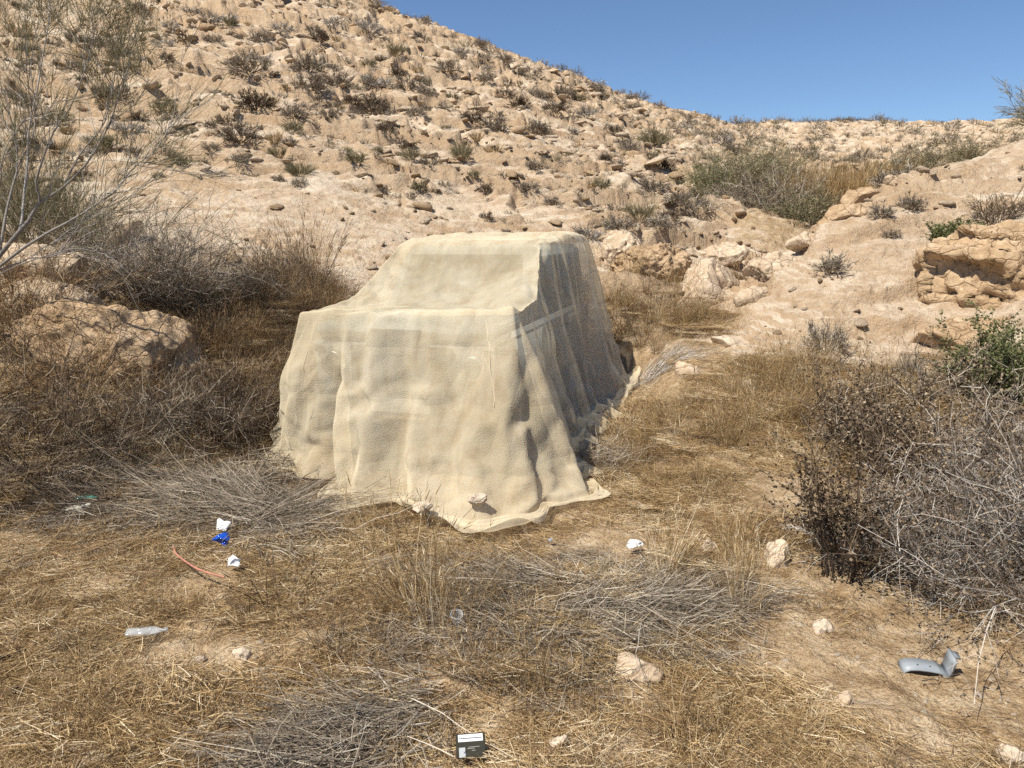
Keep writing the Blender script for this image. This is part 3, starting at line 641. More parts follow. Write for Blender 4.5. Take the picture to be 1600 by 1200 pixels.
    for k in range(1, nz + ex + 1):
        t = min(1, k / nz); e = max(0, k - nz) * res
        p = LT * (1 - t) + LH * t + nm * (fold * t ** .8 * (1 - .35 * t) + bulge * max(0, math.sin(math.pi * min(1, t * 1.02))))[:, None]
        lo = np.where(np.arange(n) < nx + int(.45 / res), 1.0, 0.0)
        p = p + nm * e * ((.36 + .12 * (1 - lo)) * (1.0 + (.3 + .7 * lo) * noise2(arc * 3, zero + 1.7, seed + 3)))[:, None]
        if e > 0: p[:, 2] += lo * .06 * np.abs(np.sin(math.pi * e / (.11 + .05 * noise2(arc * 2.1, zero + 5.1, seed + 7)) + 2 * noise2(arc * 1.7, zero + 8.3, seed + 8))) * np.maximum(.1, 1 + 1.3 * noise2(arc * 2.8, zero + 2.7, seed + 5)) - (1 - lo) * .45 * e
        amp = .024 * min(1, t * 3) * (1 + .5 * (np.arange(n) < nx))
        wr = 0.45 - np.abs(noise2(arc * 3.1 + t * 2.2, arc * .9 - t * 3.4, seed + 11)) * 1.6 + .6 * noise2(arc * 7.5, zero + t * 3.5, seed + 13)
        p = p + nm * (amp * wr)[:, None]
        w = car_world(p); w[:, 2] = np.maximum(w[:, 2], ground_z(w[:, 0], w[:, 1]) + .032); rows.append(w)
    tw = car_world(top.reshape(-1, 3)); tw[:, 2] += .012
    V = np.vstack([tw] + rows); nc = len(tw)
    F = [np.stack([cid[:-1, :-1], cid[:-1, 1:], cid[1:, 1:], cid[1:, :-1]], -1).reshape(-1, 4)]; prev = loop
    for k in range(nz + ex):
        cu = nc + k * n + np.arange(n); F.append(np.stack([prev, cu, np.roll(cu, -1), np.roll(prev, -1)], 1)); prev = cu
    F = np.vstack(F)
    c = link('sheet', make_mesh('sheet', V, F)); tmp.append(c)
    vg = c.vertex_groups.new(name='held'); lowered = np.arange(n) < nx + int(.3 / res); per = max(3, int(round(.2 / res))); on = noise2(arc * 2.3, zero + .4, seed + 21) > .25
    vg.add([int(nc + k * n + q) for k in (nz, nz + 1) for q in np.where(lowered & on)[0]], 1.0, 'REPLACE')
    vg.add([int(nc + (nz + ex // 2) * n + q) for q in np.where(~lowered)[0]], 1.0, 'REPLACE')
    vg.add([int(q) for q in list(loop[:nx + 1]) + list(loop[nx + 1::2])], 1.0, 'REPLACE')
    md = c.modifiers.new('cloth', 'CLOTH'); s = md.settings; s.vertex_group_mass = 'held'
    s.quality = 4; s.mass = .10; s.air_damping = 2.0; s.tension_stiffness = 120; s.compression_stiffness = 60; s.shear_stiffness = 20; s.bending_stiffness = 0.003
    s.tension_damping = 10; s.compression_damping = 10; s.shear_damping = 6; s.bending_damping = .5; s.shrink_min = -0.05
    cs = md.collision_settings; cs.use_collision = True; cs.collision_quality = 1; cs.distance_min = .012; cs.friction = 30; cs.use_self_collision = False
    md.point_cache.frame_start = 1; md.point_cache.frame_end = frames + 1; scene.frame_start = 1; scene.frame_end = frames + 1
    for f in range(1, frames + 1): scene.frame_set(f)
    me = c.evaluated_get(bpy.context.evaluated_depsgraph_get()).to_mesh(); co = np.empty(len(me.vertices) * 3, np.float32); me.vertices.foreach_get('co', co)
    for o in tmp: bpy.data.objects.remove(o, do_unlink=True)
    scene.frame_set(1)
    return co.reshape(-1, 3).astype(float), F, nc, n, nx
import time as _time
_t0 = _time.time()
COVER_V, COVER_F, _nc, _nl, cx_ = drape()
print('cover', len(COVER_V), round(_time.time() - _t0, 1))
_skt = COVER_V[_nc:].reshape(-1, _nl, 3)

def cover_material():
    m, nt, n, l, b = nodes_of('cream_sheeting')
    tc = n.new('ShaderNodeTexCoord'); co = tc.outputs['Object']
    def nz(sc, det=5, rough=0.6, stretch=(1, 1, 1), dist=0.0):
        mp = n.new('ShaderNodeMapping'); mp.inputs['Scale'].default_value = stretch; l.new(co, mp.inputs['Vector'])
        t = N(n, 'ShaderNodeTexNoise', Scale=sc, Detail=det, Roughness=rough, Distortion=dist); l.new(mp.outputs[0], t.inputs['Vector']); return t.outputs['Fac']
    r = ramp(n, [(0.28, (0.70, 0.595, 0.41)), (0.5, (0.82, 0.72, 0.53)), (0.72, (0.87, 0.79, 0.62))]); l.new(nz(1.6, 8, 0.65), r.inputs['Fac'])
    r2 = ramp(n, [(0.36, (0.80, 0.72, 0.62)), (0.52, (1, 1, 1))]); l.new(nz(7, 6, 0.7, (1, 1, 0.35)), r2.inputs['Fac'])
    c = mixrgb(n, l, 0.55, r.outputs['Color'], r2.outputs['Color'], 'MULTIPLY')
    # creases: sharp lines running down and across the drape, over a soft crumple
    def crease(sc, stretch, rot):
        mp = n.new('ShaderNodeMapping'); mp.inputs['Scale'].default_value = stretch; mp.inputs['Rotation'].default_value = rot; l.new(co, mp.inputs['Vector'])
        t = N(n, 'ShaderNodeTexNoise', noise_type='RIDGED_MULTIFRACTAL', Scale=sc, Detail=3, Roughness=0.45, Distortion=0.15); l.new(mp.outputs[0], t.inputs['Vector']); return t.outputs['Fac']
    c1 = crease(3.4, (1, 1, 0.45), (0.25, 0.3, 0.2)); c2 = crease(6.5, (1, 0.6, 0.8), (0.7, -0.6, 0.5))
    def facets(sc, stretch, rot, warp):
        dn = N(n, 'ShaderNodeTexNoise', Scale=2.2, Detail=3); l.new(co, dn.inputs['Vector'])
        va = n.new('ShaderNodeVectorMath'); va.operation = 'MULTIPLY_ADD'; l.new(dn.outputs['Color'], va.inputs[0]); va.inputs[1].default_value = (warp, warp, warp); l.new(co, va.inputs[2])
        mp = n.new('ShaderNodeMapping'); mp.inputs['Scale'].default_value = stretch; mp.inputs['Rotation'].default_value = rot; l.new(va.outputs[0], mp.inputs['Vector'])
        t = N(n, 'ShaderNodeTexVoronoi', feature='F1', Scale=sc); l.new(mp.outputs[0], t.inputs['Vector']); return t.outputs['Distance']
    f1 = facets(3.6, (1.3, 1.3, 0.5), (0.2, 0.35, 0.1), 0.25); f2 = facets(9.0, (1.2, 1.0, 0.6), (0.5, -0.5, 0.3), 0.15)
    h = mathn(n, l, 'ADD', mathn(n, l, 'ADD', mathn(n, l, 'MULTIPLY', c1, 0.30), mathn(n, l, 'MULTIPLY', c2, 0.16)), mathn(n, l, 'ADD', mathn(n, l, 'MULTIPLY', f1, -0.24), mathn(n, l, 'MULTIPLY', f2, -0.09)))
    # fold marks from the packet: a grid of faint straight lines, bent a little
    rt = n.new('ShaderNodeVectorRotate'); rt.rotation_type = 'Z_AXIS'; rt.inputs['Angle'].default_value = CAR_A; l.new(co, rt.inputs['Vector'])
    wob = N(n, 'ShaderNodeTexNoise', Scale=2.5, Detail=2); l.new(co, wob.inputs['Vector'])
    wa = n.new('ShaderNodeVectorMath'); wa.operation = 'MULTIPLY_ADD'; l.new(wob.outputs['Color'], wa.inputs[0]); wa.inputs[1].default_value = (0.10, 0.10, 0.10); l.new(rt.outputs[0], wa.inputs[2])
    sp = n.new('ShaderNodeSeparateXYZ'); l.new(wa.outputs[0], sp.inputs[0])
    def line(sock, step, off):
        return mathn(n, l, 'MINIMUM', mathn(n, l, 'MULTIPLY', mathn(n, l, 'PINGPONG', mathn(n, l, 'ADD', sock, off), step), 22.0), 1.0)
    lines = mathn(n, l, 'MINIMUM', line(sp.outputs['X'], 0.19, 0.05), line(sp.outputs['Z'], 0.17, 0.02))
    h = mathn(n, l, 'ADD', h, mathn(n, l, 'MULTIPLY', lines, 0.05))
    wv = N(n, 'ShaderNodeTexNoise', Scale=160.0, Detail=1); l.new(co, wv.inputs['Vector']); h = mathn(n, l, 'ADD', h, mathn(n, l, 'MULTIPLY', wv.outputs['Fac'], 0.05))
    bp = N(n, 'ShaderNodeBump', Strength=1.0, Distance=0.10); l.new(h, bp.inputs['Height'])
    df = n.new('ShaderNodeBsdfDiffuse'); df.inputs['Roughness'].default_value = 0.6; l.new(c, df.inputs['Color']); l.new(bp.outputs['Normal'], df.inputs['Normal'])
    tr = n.new('ShaderNodeBsdfTranslucent'); l.new(c, tr.inputs['Color']); l.new(bp.outputs['Normal'], tr.inputs['Normal'])
    tp = n.new('ShaderNodeBsdfTransparent')
    m1 = n.new('ShaderNodeMixShader'); m1.inputs[0].default_value = 0.22; l.new(df.outputs[0], m1.inputs[1]); l.new(tr.outputs[0], m1.inputs[2])
    m2 = n.new('ShaderNodeMixShader'); m2.inputs[0].default_value = 0.38; l.new(m1.outputs[0], m2.inputs[1]); l.new(tp.outputs[0], m2.inputs[2])   # open weave
    l.new(m2.outputs[0], n['Material Output'].inputs['Surface'])
    return m
M_COVER = cover_material(); M_THREAD = flat_mat('seam_thread', (.58, .50, .36), .9, 0, .1)
cover = tag(link('car_cover', make_mesh('car_cover', COVER_V, COVER_F, M_COVER, True)), 'large cream cloth cover draped over the parked car down to the ground', 'car cover')
_ss = cover.modifiers.new('soft', 'SUBSURF'); _ss.levels = 1; _ss.render_levels = 1
# sewn seams: narrow doubled strips that follow the cloth
def seam(pts, w):
    p = np.array(pts); t = unit(np.gradient(p, axis=0)); fr = np.array([-CAR_H[0], -CAR_H[1], 0.25]); s = unit(np.cross(t, fr)); o = unit(np.cross(s, t)); o *= np.sign((o @ fr))[:, None]
    c = p + o * 0.003; v = np.stack([c - s * w, c + o * 0.004, c + s * w], 1).reshape(-1, 3)
    i = np.arange(len(p) - 1) * 3
    return np.vstack([v]), np.vstack([np.stack([i, i + 1, i + 4, i + 3], 1), np.stack([i + 1, i + 2, i + 5, i + 4], 1)])
for col, k0, k1 in ((int(cx_ * .87), 0, 14), (int(cx_ * .10), 0, 20)):
    v, f = seam(_skt[k0:k1, col], 0.002); link('seam', make_mesh('seam', v, f, M_THREAD, True), cover)
# ------------------------------------------------------------------ naming helpers for the many alike
NAMED = []
def name_later(o, base, px): NAMED.append((o, base, px))
_ORD = ['first', 'second', 'third', 'fourth', 'fifth', 'sixth', 'seventh', 'eighth', 'ninth', 'tenth', 'eleventh', 'twelfth', 'thirteenth', 'fourteenth']
_NUM = ['one', 'two', 'three', 'four', 'five', 'six', 'seven', 'eight', 'nine', 'ten', 'eleven', 'twelve', 'thirteen', 'fourteen']
def finish_labels():
    by = {}
    for o, b, px in NAMED: by.setdefault(b, []).append((px, o))
    for b, lst in by.items():
        lst.sort(key=lambda q: q[0]); n = len(lst)
        for i, (_, o) in enumerate(lst):
            if n == 1 or n > 14: o['label'] = b
            elif i == 0: o['label'] = f'{b}, leftmost of {_NUM[n - 1]}'
            elif i == n - 1: o['label'] = f'{b}, rightmost of {_NUM[n - 1]}'
            else: o['label'] = f'{b}, {_ORD[i]} from left of {_NUM[n - 1]}'
def column_words(px):
    for lim, w in ((130, 'behind the bare tree'), (250, 'beside the bare tree'), (420, 'above the left boulders'), (520, 'left of the bonnet'), (640, 'above the bonnet'), (760, 'above the windscreen'), (860, 'above the roof'), (960, 'above the tail'), (1060, 'above the gully'), (1200, 'left of the reeds'), (1330, 'behind the reeds')):
        if px < lim: return w
    return 'behind the right slab'
def row_words(py):
    for lim, w in ((45, 'near the hilltop'), (95, 'high on the hill'), (145, 'well up the hill'), (195, 'halfway up the hill'), (245, 'low on the hill'), (300, 'near the hill foot')):
        if py < lim: return w
    return 'at the hill foot'
def project(p):
    p = np.atleast_2d(p); y = p[:, 1]; z = p[:, 2] - CAM_H
    d = y * CP - z * SP; v = (y * SP + z * CP) / d; return 800 + FPX * p[:, 0] / d, 600 - FPX * v, d
def visible(p, lift=0.1):
    """which points does the land leave in sight of the camera"""
    t = np.linspace(0.25, 0.985, 60)[None, :]
    x = p[:, 0:1] * t; y = p[:, 1:2] * t; z = CAM_H + (p[:, 2:3] + lift - CAM_H) * t
    return (z > land(x.ravel(), y.ravel())[0].reshape(x.shape) + 0.02).all(1)

# ------------------------------------------------------------------ outcrops and boulders
def boulder(name, px, py, d, size, seed, mat, label, rot=0.0, sub=5, sink=0.0, tilt=(0, 0), **kw):
    p = pix(px, py, d)
    me = rock_mesh(name, seed, sub, mat, size, **kw)
    if size[2] < .7: p[2] = min(p[2], float(ground_z(p[0:1], p[1:2])[0]) + 0.42 * size[2])            # bedded, not perched
    o = link(name, me, None, (p[0], p[1], p[2] - sink), (tilt[0], tilt[1], rot)); tag(o, label, 'rock')
    return o
boulder('rock_outcrop', 1595, 450, 8.45, (1.25, .95, .80), 3, M_BUFF, 'layered buff rock outcrop with deep joints on the right slope', .35, 6, cuts=9, rough=.15, strata=.15, bed=.25)
boulder('rock_outcrop', 1490, 402, 8.3, (.42, .4, .22), 17, M_LIME, 'pale rock ledge at the upper left corner of the layered outcrop', .5, 5, cuts=9, rough=.16, strata=.05, bed=.14)
boulder('rock_outcrop', 1530, 545, 7.3, (.62, .4, .26), 8, M_BUFF, 'low broken ledge at the foot of the layered outcrop', .2, 5, cuts=5, rough=.16, strata=.08, bed=.14)
boulder('boulder', 1205, 428, 9.35, (.34, .32, .22), 12, M_LIME, 'undercut boulder perched at the low end of the right slab', .4, 5, cuts=6, rough=.2, strata=.05, bed=.15)
boulder('boulder', 1311, 347, 9.8, (.36, .28, .20), 21, M_BUFF, 'flat brown boulder lying on the crest of the right slab', -.35, 5, tilt=(0, -.3), cuts=8, rough=.14)
boulder('boulder', 1262, 372, 9.6, (.26, .22, .15), 23, M_LIME, 'small pale boulder just below the flat brown one', .2, 4, cuts=7, rough=.16)
boulder('boulder', 1345, 308, 10.3, (.28, .24, .17), 27, M_BUFF, 'brown boulder higher up the slab crest beside the reeds', .5, 4, cuts=7, rough=.16)
boulder('boulder', 1398, 286, 10.6, (.16, .15, .13), 29, M_LIME, 'small upright stone on the slab crest', .5, 4, cuts=7, rough=.14)
boulder('boulder', 1108, 464, 9.7, (.55, .48, .44), 33, M_LIME, 'big pale rounded block between gully and right slab', .3, 5, tilt=(.1, .15), cuts=7, rough=.14)
boulder('boulder', 1015, 428, 10.2, (.50, .45, .38), 37, M_BUFF, 'rough buff block beside the dark gully behind the car', -.2, 6, cuts=6, rough=.22, strata=.06, bed=.2)
boulder('boulder', 962, 398, 10.7, (.34, .36, .32), 39, M_LIME, 'pale block half hidden behind the tail of the cover', .2, 5, cuts=7, rough=.2)
boulder('boulder', 1052, 392, 10.9, (.22, .22, .14), 41, M_LIME, 'small pale stone on top of the gully block', .2, 4, cuts=8, rough=.15)
boulder('boulder', 188, 556, 6.75, (.78, .52, .47), 45, M_BUFF, 'large sunlit boulder among the dark bushes left of the car', .35, 6, tilt=(.1, .32), cuts=6, rough=.15)
boulder('boulder', 62, 458, 7.4, (.78, .5, .42), 49, M_LIME, 'pale boulder behind the branches of the bare tree', .1, 5, tilt=(0, .15), cuts=6, rough=.18)
boulder('boulder', 112, 508, 7.1, (.62, .45, .40), 47, M_LIME, 'pale rock step joining the two boulders at the left', .2, 5, tilt=(0, .25), cuts=7, rough=.16)
boulder('boulder', 198, 368, 9.7, (.13, .16, .27), 53, M_BUFF, 'brown stone leaning on the pale slab left of the car', .5, 4, tilt=(.1, .75), cuts=8, rough=.12)
boulder('boulder', 1175, 468, 9.0, (.24, .2, .2), 57, M_LIME, 'pale stone wedged under the undercut boulder', .9, 4, cuts=7, rough=.14)
boulder('boulder', 1130, 372, 12.2, (.45, .35, .22), 59, M_LIME, 'pale rock step in the gully below the olive bushes', .2, 5, cuts=6, rough=.2)
boulder('boulder', 1205, 372, 11.5, (.30, .28, .2), 61, M_LIME, 'pale rock in the gully next to the slab crest', .7, 5, cuts=6, rough=.2)
# loose stones on the valley floor: (px, py, width px, height px, label)
for i, (px, py, w, h, lab, mt) in enumerate([
    (1110, 862, 44, 36, 'cream stone in the dry grass in front of the car', M_CHALK), (1215, 882, 64, 56, 'knobbly cream rock beside the dark thorn bush', M_CHALK),
    (990, 1058, 100, 34, 'broad cream rock half buried in straw near the front', M_LIME), (310, 1036, 26, 18, 'small cream stone left of the straw mounds', M_CHALK),
    (1588, 1192, 50, 40, 'cream stone cut by the right corner of the picture', M_CHALK), (1318, 1100, 30, 34, 'small smooth grey stone in front of the grass tuft', M_LIME),
    (1132, 538, 74, 22, 'flat pale slab along the footpath behind the car', M_CHALK), (1078, 590, 58, 44, 'pale stone in the grass right of the car tail', M_LIME),
    (1292, 578, 36, 16, 'flat white stone below the right slab', M_CHALK), (1172, 604, 30, 16, 'small white stone in the tall dry grass', M_CHALK),
    (1205, 556, 26, 12, 'small pale stone at the foot of the right slab', M_CHALK), (375, 1030, 44, 18, 'sunken pale stone in trodden straw', M_CHALK),
    (875, 1165, 34, 20, 'pale stone showing through straw by the cardboard pack', M_CHALK), (1290, 985, 44, 26, 'crumbly cream stone at the edge of the bare earth', M_CHALK),
    (745, 868, 18, 10, 'tiny pale stone in front of the cover hem', M_CHALK), (1060, 690, 18, 10, 'tiny pale stone among grass right of the cover', M_CHALK)]):
    p, d = place(px, py); ww = w * d / FPX * .5; hh = h * d / FPX * .6
    o = link('stone', rock_mesh('stone', 100 + i, 4, mt, (ww, ww * .8, hh), cuts=8, rough=.16), None, (p[0], p[1] + ww * .3, p[2] + hh * .12), (0, 0, i * 1.3)); tag(o, lab, 'stone')

# loose rocks on the hillside: shared shapes, each one a thing
_g = rng(77)
_shapes = [rock_mesh('hill_rock', 200 + i, 3, M_LIME if i % 3 else M_BUFF, (1, _g.uniform(.55, .9), _g.uniform(.28, .55)), cuts=14, rough=.12) for i in range(14)]
_az = np.radians(_g.uniform(-36, 36, 3200)); _rd = np.exp(_g.uniform(math.log(11.5), math.log(48), 3200))
_x, _y = _rd * np.sin(_az), _rd * np.cos(_az); _z, _rk, _sl = ground_full(_x, _y)
_dens = smooth(-.5, .4, fbm2(_x * .3, _y * .3, 91, 3)) * smooth(.35, .8, _rk)
_ppx, _ppy, _pd = project(np.stack([_x, _y, _z], 1))
_ok = (_g.uniform(0, 1, 3200) < _dens) & (_ppx > 8) & (_ppx < 1592) & (_ppy > 6) & (_ppy < 400) & ~((_ppx > 560) & (_ppx < 950) & (_ppy > 362))
_ix = np.where(_ok)[0]; _ix = _ix[visible(np.stack([_x, _y, _z], 1)[_ix], .15)]
HILL_ROCKS = 230
_sz = np.exp(_g.normal(math.log(.13), .45, len(_ix))) * np.clip(_rd[_ix] / 18, .7, 2.0)
_ord = np.argsort(-_sz / _pd[_ix])
for q in _ord[:HILL_ROCKS]:
    i = _ix[q]; s = float(min(_sz[q], .50)); k = int(_g.integers(len(_shapes)))
    o = link('hill_rock', _shapes[k], None, (_x[i], _y[i], _z[i] + s * .10), (_g.normal(.08, .14), _g.normal(0, .14), _g.uniform(0, 6.28)), (s, s, s * _g.uniform(.55, .85)))
    tag(o, None, 'rock', 'loose rocks on the hillside')
    name_later(o, f"{'brown' if k % 3 == 0 else 'pale'} {'big' if s > .3 else 'small'} rock {row_words(_ppy[i])} {column_words(_ppx[i])}", _ppx[i])
# finer rubble nobody could count
_rest = _ord[HILL_ROCKS:]
_gx = np.radians(_g.uniform(-37, 37, 14000)); _gr = np.exp(_g.uniform(math.log(7.5), math.log(95), 14000))
_rx, _ry = _gr * np.sin(_gx), _gr * np.cos(_gx); _rz, _rr2, _rs = ground_full(_rx, _ry)
_keep = (_g.uniform(0, 1, 14000) < smooth(-.6, .5, fbm2(_rx * .35, _ry * .35, 95, 3)) * np.maximum(smooth(.1, .6, _rr2), .22 * (_rs < .3)))
_rx, _ry, _rz, _gr = _rx[_keep], _ry[_keep], _rz[_keep], _gr[_keep]
_rsc = np.exp(_g.normal(math.log(.085), .5, len(_rx))) * np.clip(_gr / 18, .6, 1.5)
_small = [rock_mesh('rubble_piece', 240 + i, 2, M_LIME if i % 3 else M_BUFF, (1, _g.uniform(.55, .9), _g.uniform(.3, .6)), cuts=12, rough=.12) for i in range(10)]
scatter('rubble', _small, np.stack([_rx, _ry, _rz + _rsc * .1], 1), np.stack([_g.normal(0, .3, len(_rx)), _g.normal(0, .3, len(_rx)), _g.uniform(0, 6.28, len(_rx))], 1), _rsc, _g.integers(0, 10, len(_rx)), 'small pale limestone rubble strewn over the hillsides', 'rubble')
# ------------------------------------------------------------------ shrubs on the hill
def dome(seed, mat, n1=30, n2=7, n3=7, h=.55, tilt=75, w=.017, droop=.05, up=.15):
    k = Kit(seed); g = k.g
    a = stems(n1, g, .10, tilt, (.35 * h / .55, .55 * h / .55), 4, .3, droop); b = grow(a, n2, (.10, .24), (15, 55), g, 3, (.3, 1), .3, 0, up); c = grow(b, n3, (.05, .13), (15, 60), g, 3, (.2, 1), .3, 0, up)
    k.ribbon(a, w * 1.5, w * .8).ribbon(b, w, w * .6).ribbon(c, w * .8, w * .4); return k.mesh('shrub', mat)
def broom(seed, mat, n1=60, n2=7, h=.8, tilt=38, w=.010, n3=0):
    k = Kit(seed); g = k.g
    a = stems(n1, g, .12, tilt, (.55 * h, h), 4, .25, .03); b = grow(a, n2, (.15 * h, .40 * h), (6, 25), g, 3, (.25, 1), .2, 0, .2)
    k.ribbon(a, w * 1.3, w * .6).ribbon(b, w, w * .4)
    if n3: k.ribbon(grow(b, n3, (.08 * h, .2 * h), (8, 30), g, 3, (.2, 1), .2, 0, .2), w * .8, w * .3)
    return k.mesh('shrub', mat)
HILL_KINDS = {'grey': [dome(300 + i, M_GREY) for i in range(5)] + [dome(310 + i, M_ASH, 26, 7, 6, .5, 80) for i in range(2)],
              'brown': [dome(320 + i, M_BROWN, 28, 7, 6, .5, 70) for i in range(4)],
              'olive': [broom(330 + i, M_OLIVE, 80, 8, .58, 58, .008, 4) for i in range(2)] + [dome(334 + i, M_OLIVE, 34, 7, 7, .5, 70, .013) for i in range(3)],
              'tawny': [broom(340 + i, M_GOLD, 70, 6, .55, 45, .012) for i in range(3)]}
_SIZE = lambda w: 'tiny' if w < .28 else 'small' if w < .5 else 'middling' if w < .8 else 'large'
_g = rng(401)
def hill_shrub(px, py, wpx, kind, base=None):
    p, d = place(px, py); s = wpx * d / FPX / 1.08
    ms = HILL_KINDS[kind]; m = ms[int(_g.integers(len(ms)))]
    o = link('hill_shrub', m, None, (p[0], p[1], p[2] - .02 * s), (0, 0, _g.uniform(0, 6.28)), (s, s, s * _g.uniform(.8, 1.1)))
    tag(o, None, 'shrub', 'dry shrubs dotted over the hillside')
    name_later(o, f"{_SIZE(s)} {kind} shrub {row_words(py)} {column_words(px)}", px); return p
_taken = []
for px, py, w, kind in [(390, 116, 72, 'grey'), (480, 112, 58, 'grey'), (488, 145, 54, 'grey'), (400, 172, 70, 'brown'), (460, 182, 50, 'grey'), (436, 245, 44, 'olive'), (525, 272, 26, 'brown'), (258, 170, 56, 'olive'), (160, 235, 66, 'olive'), (175, 162, 62, 'brown'),
    (282, 258, 44, 'olive'), (468, 290, 28, 'grey'), (352, 34, 44, 'grey'), (333, 66, 32, 'grey'), (585, 172, 48, 'grey'), (550, 162, 38, 'brown'), (375, 256, 28, 'grey'), (255, 70, 38, 'grey'), (262, 108, 28, 'brown'),
    (722, 250, 46, 'olive'), (838, 266, 34, 'grey'), (777, 206, 48, 'grey'), (740, 194, 44, 'brown'), (838, 208, 44, 'grey'), (939, 296, 40, 'olive'), (920, 372, 60, 'grey'), (965, 360, 54, 'grey'), (1000, 345, 60, 'olive'), (1032, 358, 54, 'grey'),
    (590, 142, 54, 'grey'), (640, 142, 58, 'grey'), (586, 174, 48, 'brown'), (556, 256, 44, 'olive'), (759, 300, 28, 'brown'), (830, 302, 30, 'grey'), (860, 320, 28, 'grey'), (672, 258, 34, 'grey'), (642, 250, 38, 'olive'), (759, 345, 24, 'brown'), (605, 208, 38, 'brown'),
    (1020, 228, 64, 'olive'), (1036, 262, 48, 'brown'), (916, 184, 42, 'grey'), (867, 184, 48, 'brown'), (1017, 300, 54, 'grey'), (1089, 310, 46, 'olive'), (700, 120, 40, 'grey'), (760, 128, 36, 'grey'), (790, 150, 40, 'brown'), (820, 140, 34, 'grey'), (880, 150, 38, 'grey'), (690, 165, 36, 'grey'), (650, 180, 32, 'grey'),
    (520, 40, 40, 'grey'), (580, 50, 44, 'grey'), (500, 78, 34, 'brown'), (440, 50, 38, 'grey'), (620, 85, 38, 'olive'), (660, 60, 34, 'grey'), (720, 86, 30, 'grey'), (960, 210, 36, 'brown'), (985, 240, 40, 'grey'), (1060, 320, 46, 'grey'), (1045, 345, 40, 'brown'), (770, 238, 44, 'tawny'), (745, 232, 36, 'tawny'), (1110, 250, 40, 'grey'), (1130, 225, 36, 'grey'),
    (300, 20, 36, 'grey'), (270, 150, 34, 'grey'), (330, 200, 26, 'brown'), (600, 295, 26, 'grey'), (680, 300, 20, 'brown'), (740, 280, 26, 'olive'), (360, 40, 30, 'olive'), (120, 110, 40, 'grey'), (40, 80, 46, 'brown'), (90, 190, 50, 'olive'), (30, 160, 44, 'grey'), (210, 110, 34, 'olive'), (220, 25, 40, 'grey')]:
    q = hill_shrub(px, py, w, kind); _taken.append((px, py))
# further shrubs between those, thinning towards the slab
_tk = np.array(_taken, float); n_more = 0
_az = np.radians(_g.uniform(-36, 36, 2600)); _rd = np.exp(_g.uniform(math.log(12.5), math.log(60), 2600)); _x, _y = _rd * np.sin(_az), _rd * np.cos(_az); _z, _rk, _sl = ground_full(_x, _y)
_ppx, _ppy, _pd = project(np.stack([_x, _y, _z], 1)); _vis = visible(np.stack([_x, _y, _z], 1), .2)
for i in range(2600):
    if n_more >= 205: break
    if not _vis[i] or not (5 < _ppx[i] < 1595) or not (4 < _ppy[i] < 300) or _rk[i] < .4: continue
    if np.min(np.hypot((_tk[:, 0] - _ppx[i]), (_tk[:, 1] - _ppy[i]) * 1.6)) < 22: continue
    kind = _g.choice(['grey', 'grey', 'grey', 'brown', 'olive', 'tawny']); s = float(np.exp(_g.normal(math.log(.42), .4))) * min(1.6, max(.8, _rd[i] / 24)); ms = HILL_KINDS[kind]
    o = link('hill_shrub', ms[int(_g.integers(len(ms)))], None, (_x[i], _y[i], _z[i] - .02), (0, 0, _g.uniform(0, 6.28)), (s, s, s * _g.uniform(.75, 1.05)))
    tag(o, None, 'shrub', 'dry shrubs dotted over the hillside'); name_later(o, f"{_SIZE(s)} {kind} shrub {row_words(_ppy[i])} {column_words(_ppx[i])}", _ppx[i])
    _tk = np.vstack([_tk, [_ppx[i], _ppy[i]]]); n_more += 1
# scrub on the far ridge and tiny tufts everywhere: beyond counting
_az = np.radians(_g.uniform(-37, 37, 5200)); _rd = np.exp(_g.uniform(math.log(11), math.log(104), 5200)); _rd = np.where((_az > R_(10)) & (_g.uniform(0, 1, 5200) < .75), _g.uniform(38, 104, 5200), _rd)
_x, _y = _rd * np.sin(_az), _rd * np.cos(_az); _z, _rk, _sl = ground_full(_x, _y)
_k = (_rk > .3) & (_g.uniform(0, 1, 5200) < np.maximum(smooth(-.5, .6, fbm2(_x * .2, _y * .2, 99, 3)), (_rd > 38) * .85))
_x, _y, _z, _rd = _x[_k], _y[_k], _z[_k], _rd[_k]
_tiny = [dome(360 + i, (M_GREY, M_BROWN, M_GREY)[i % 3], 14, 4, 3, .4, 75, .02) for i in range(4)] + [broom(366 + i, M_OLIVE if i else M_GOLD, 24, 4, .4, 50, .016) for i in range(2)]
scatter('far_scrub', _tiny, np.stack([_x, _y, _z], 1), np.stack([_x * 0, _x * 0, _g.uniform(0, 6.28, len(_x))], 1), np.exp(_g.normal(math.log(.29), .4, len(_x))) * np.clip(_rd / 22, .6, 2.6), _g.integers(0, 6, len(_x)), 'tiny dry tufts and far scrub sprinkled over the hills', 'scrub')

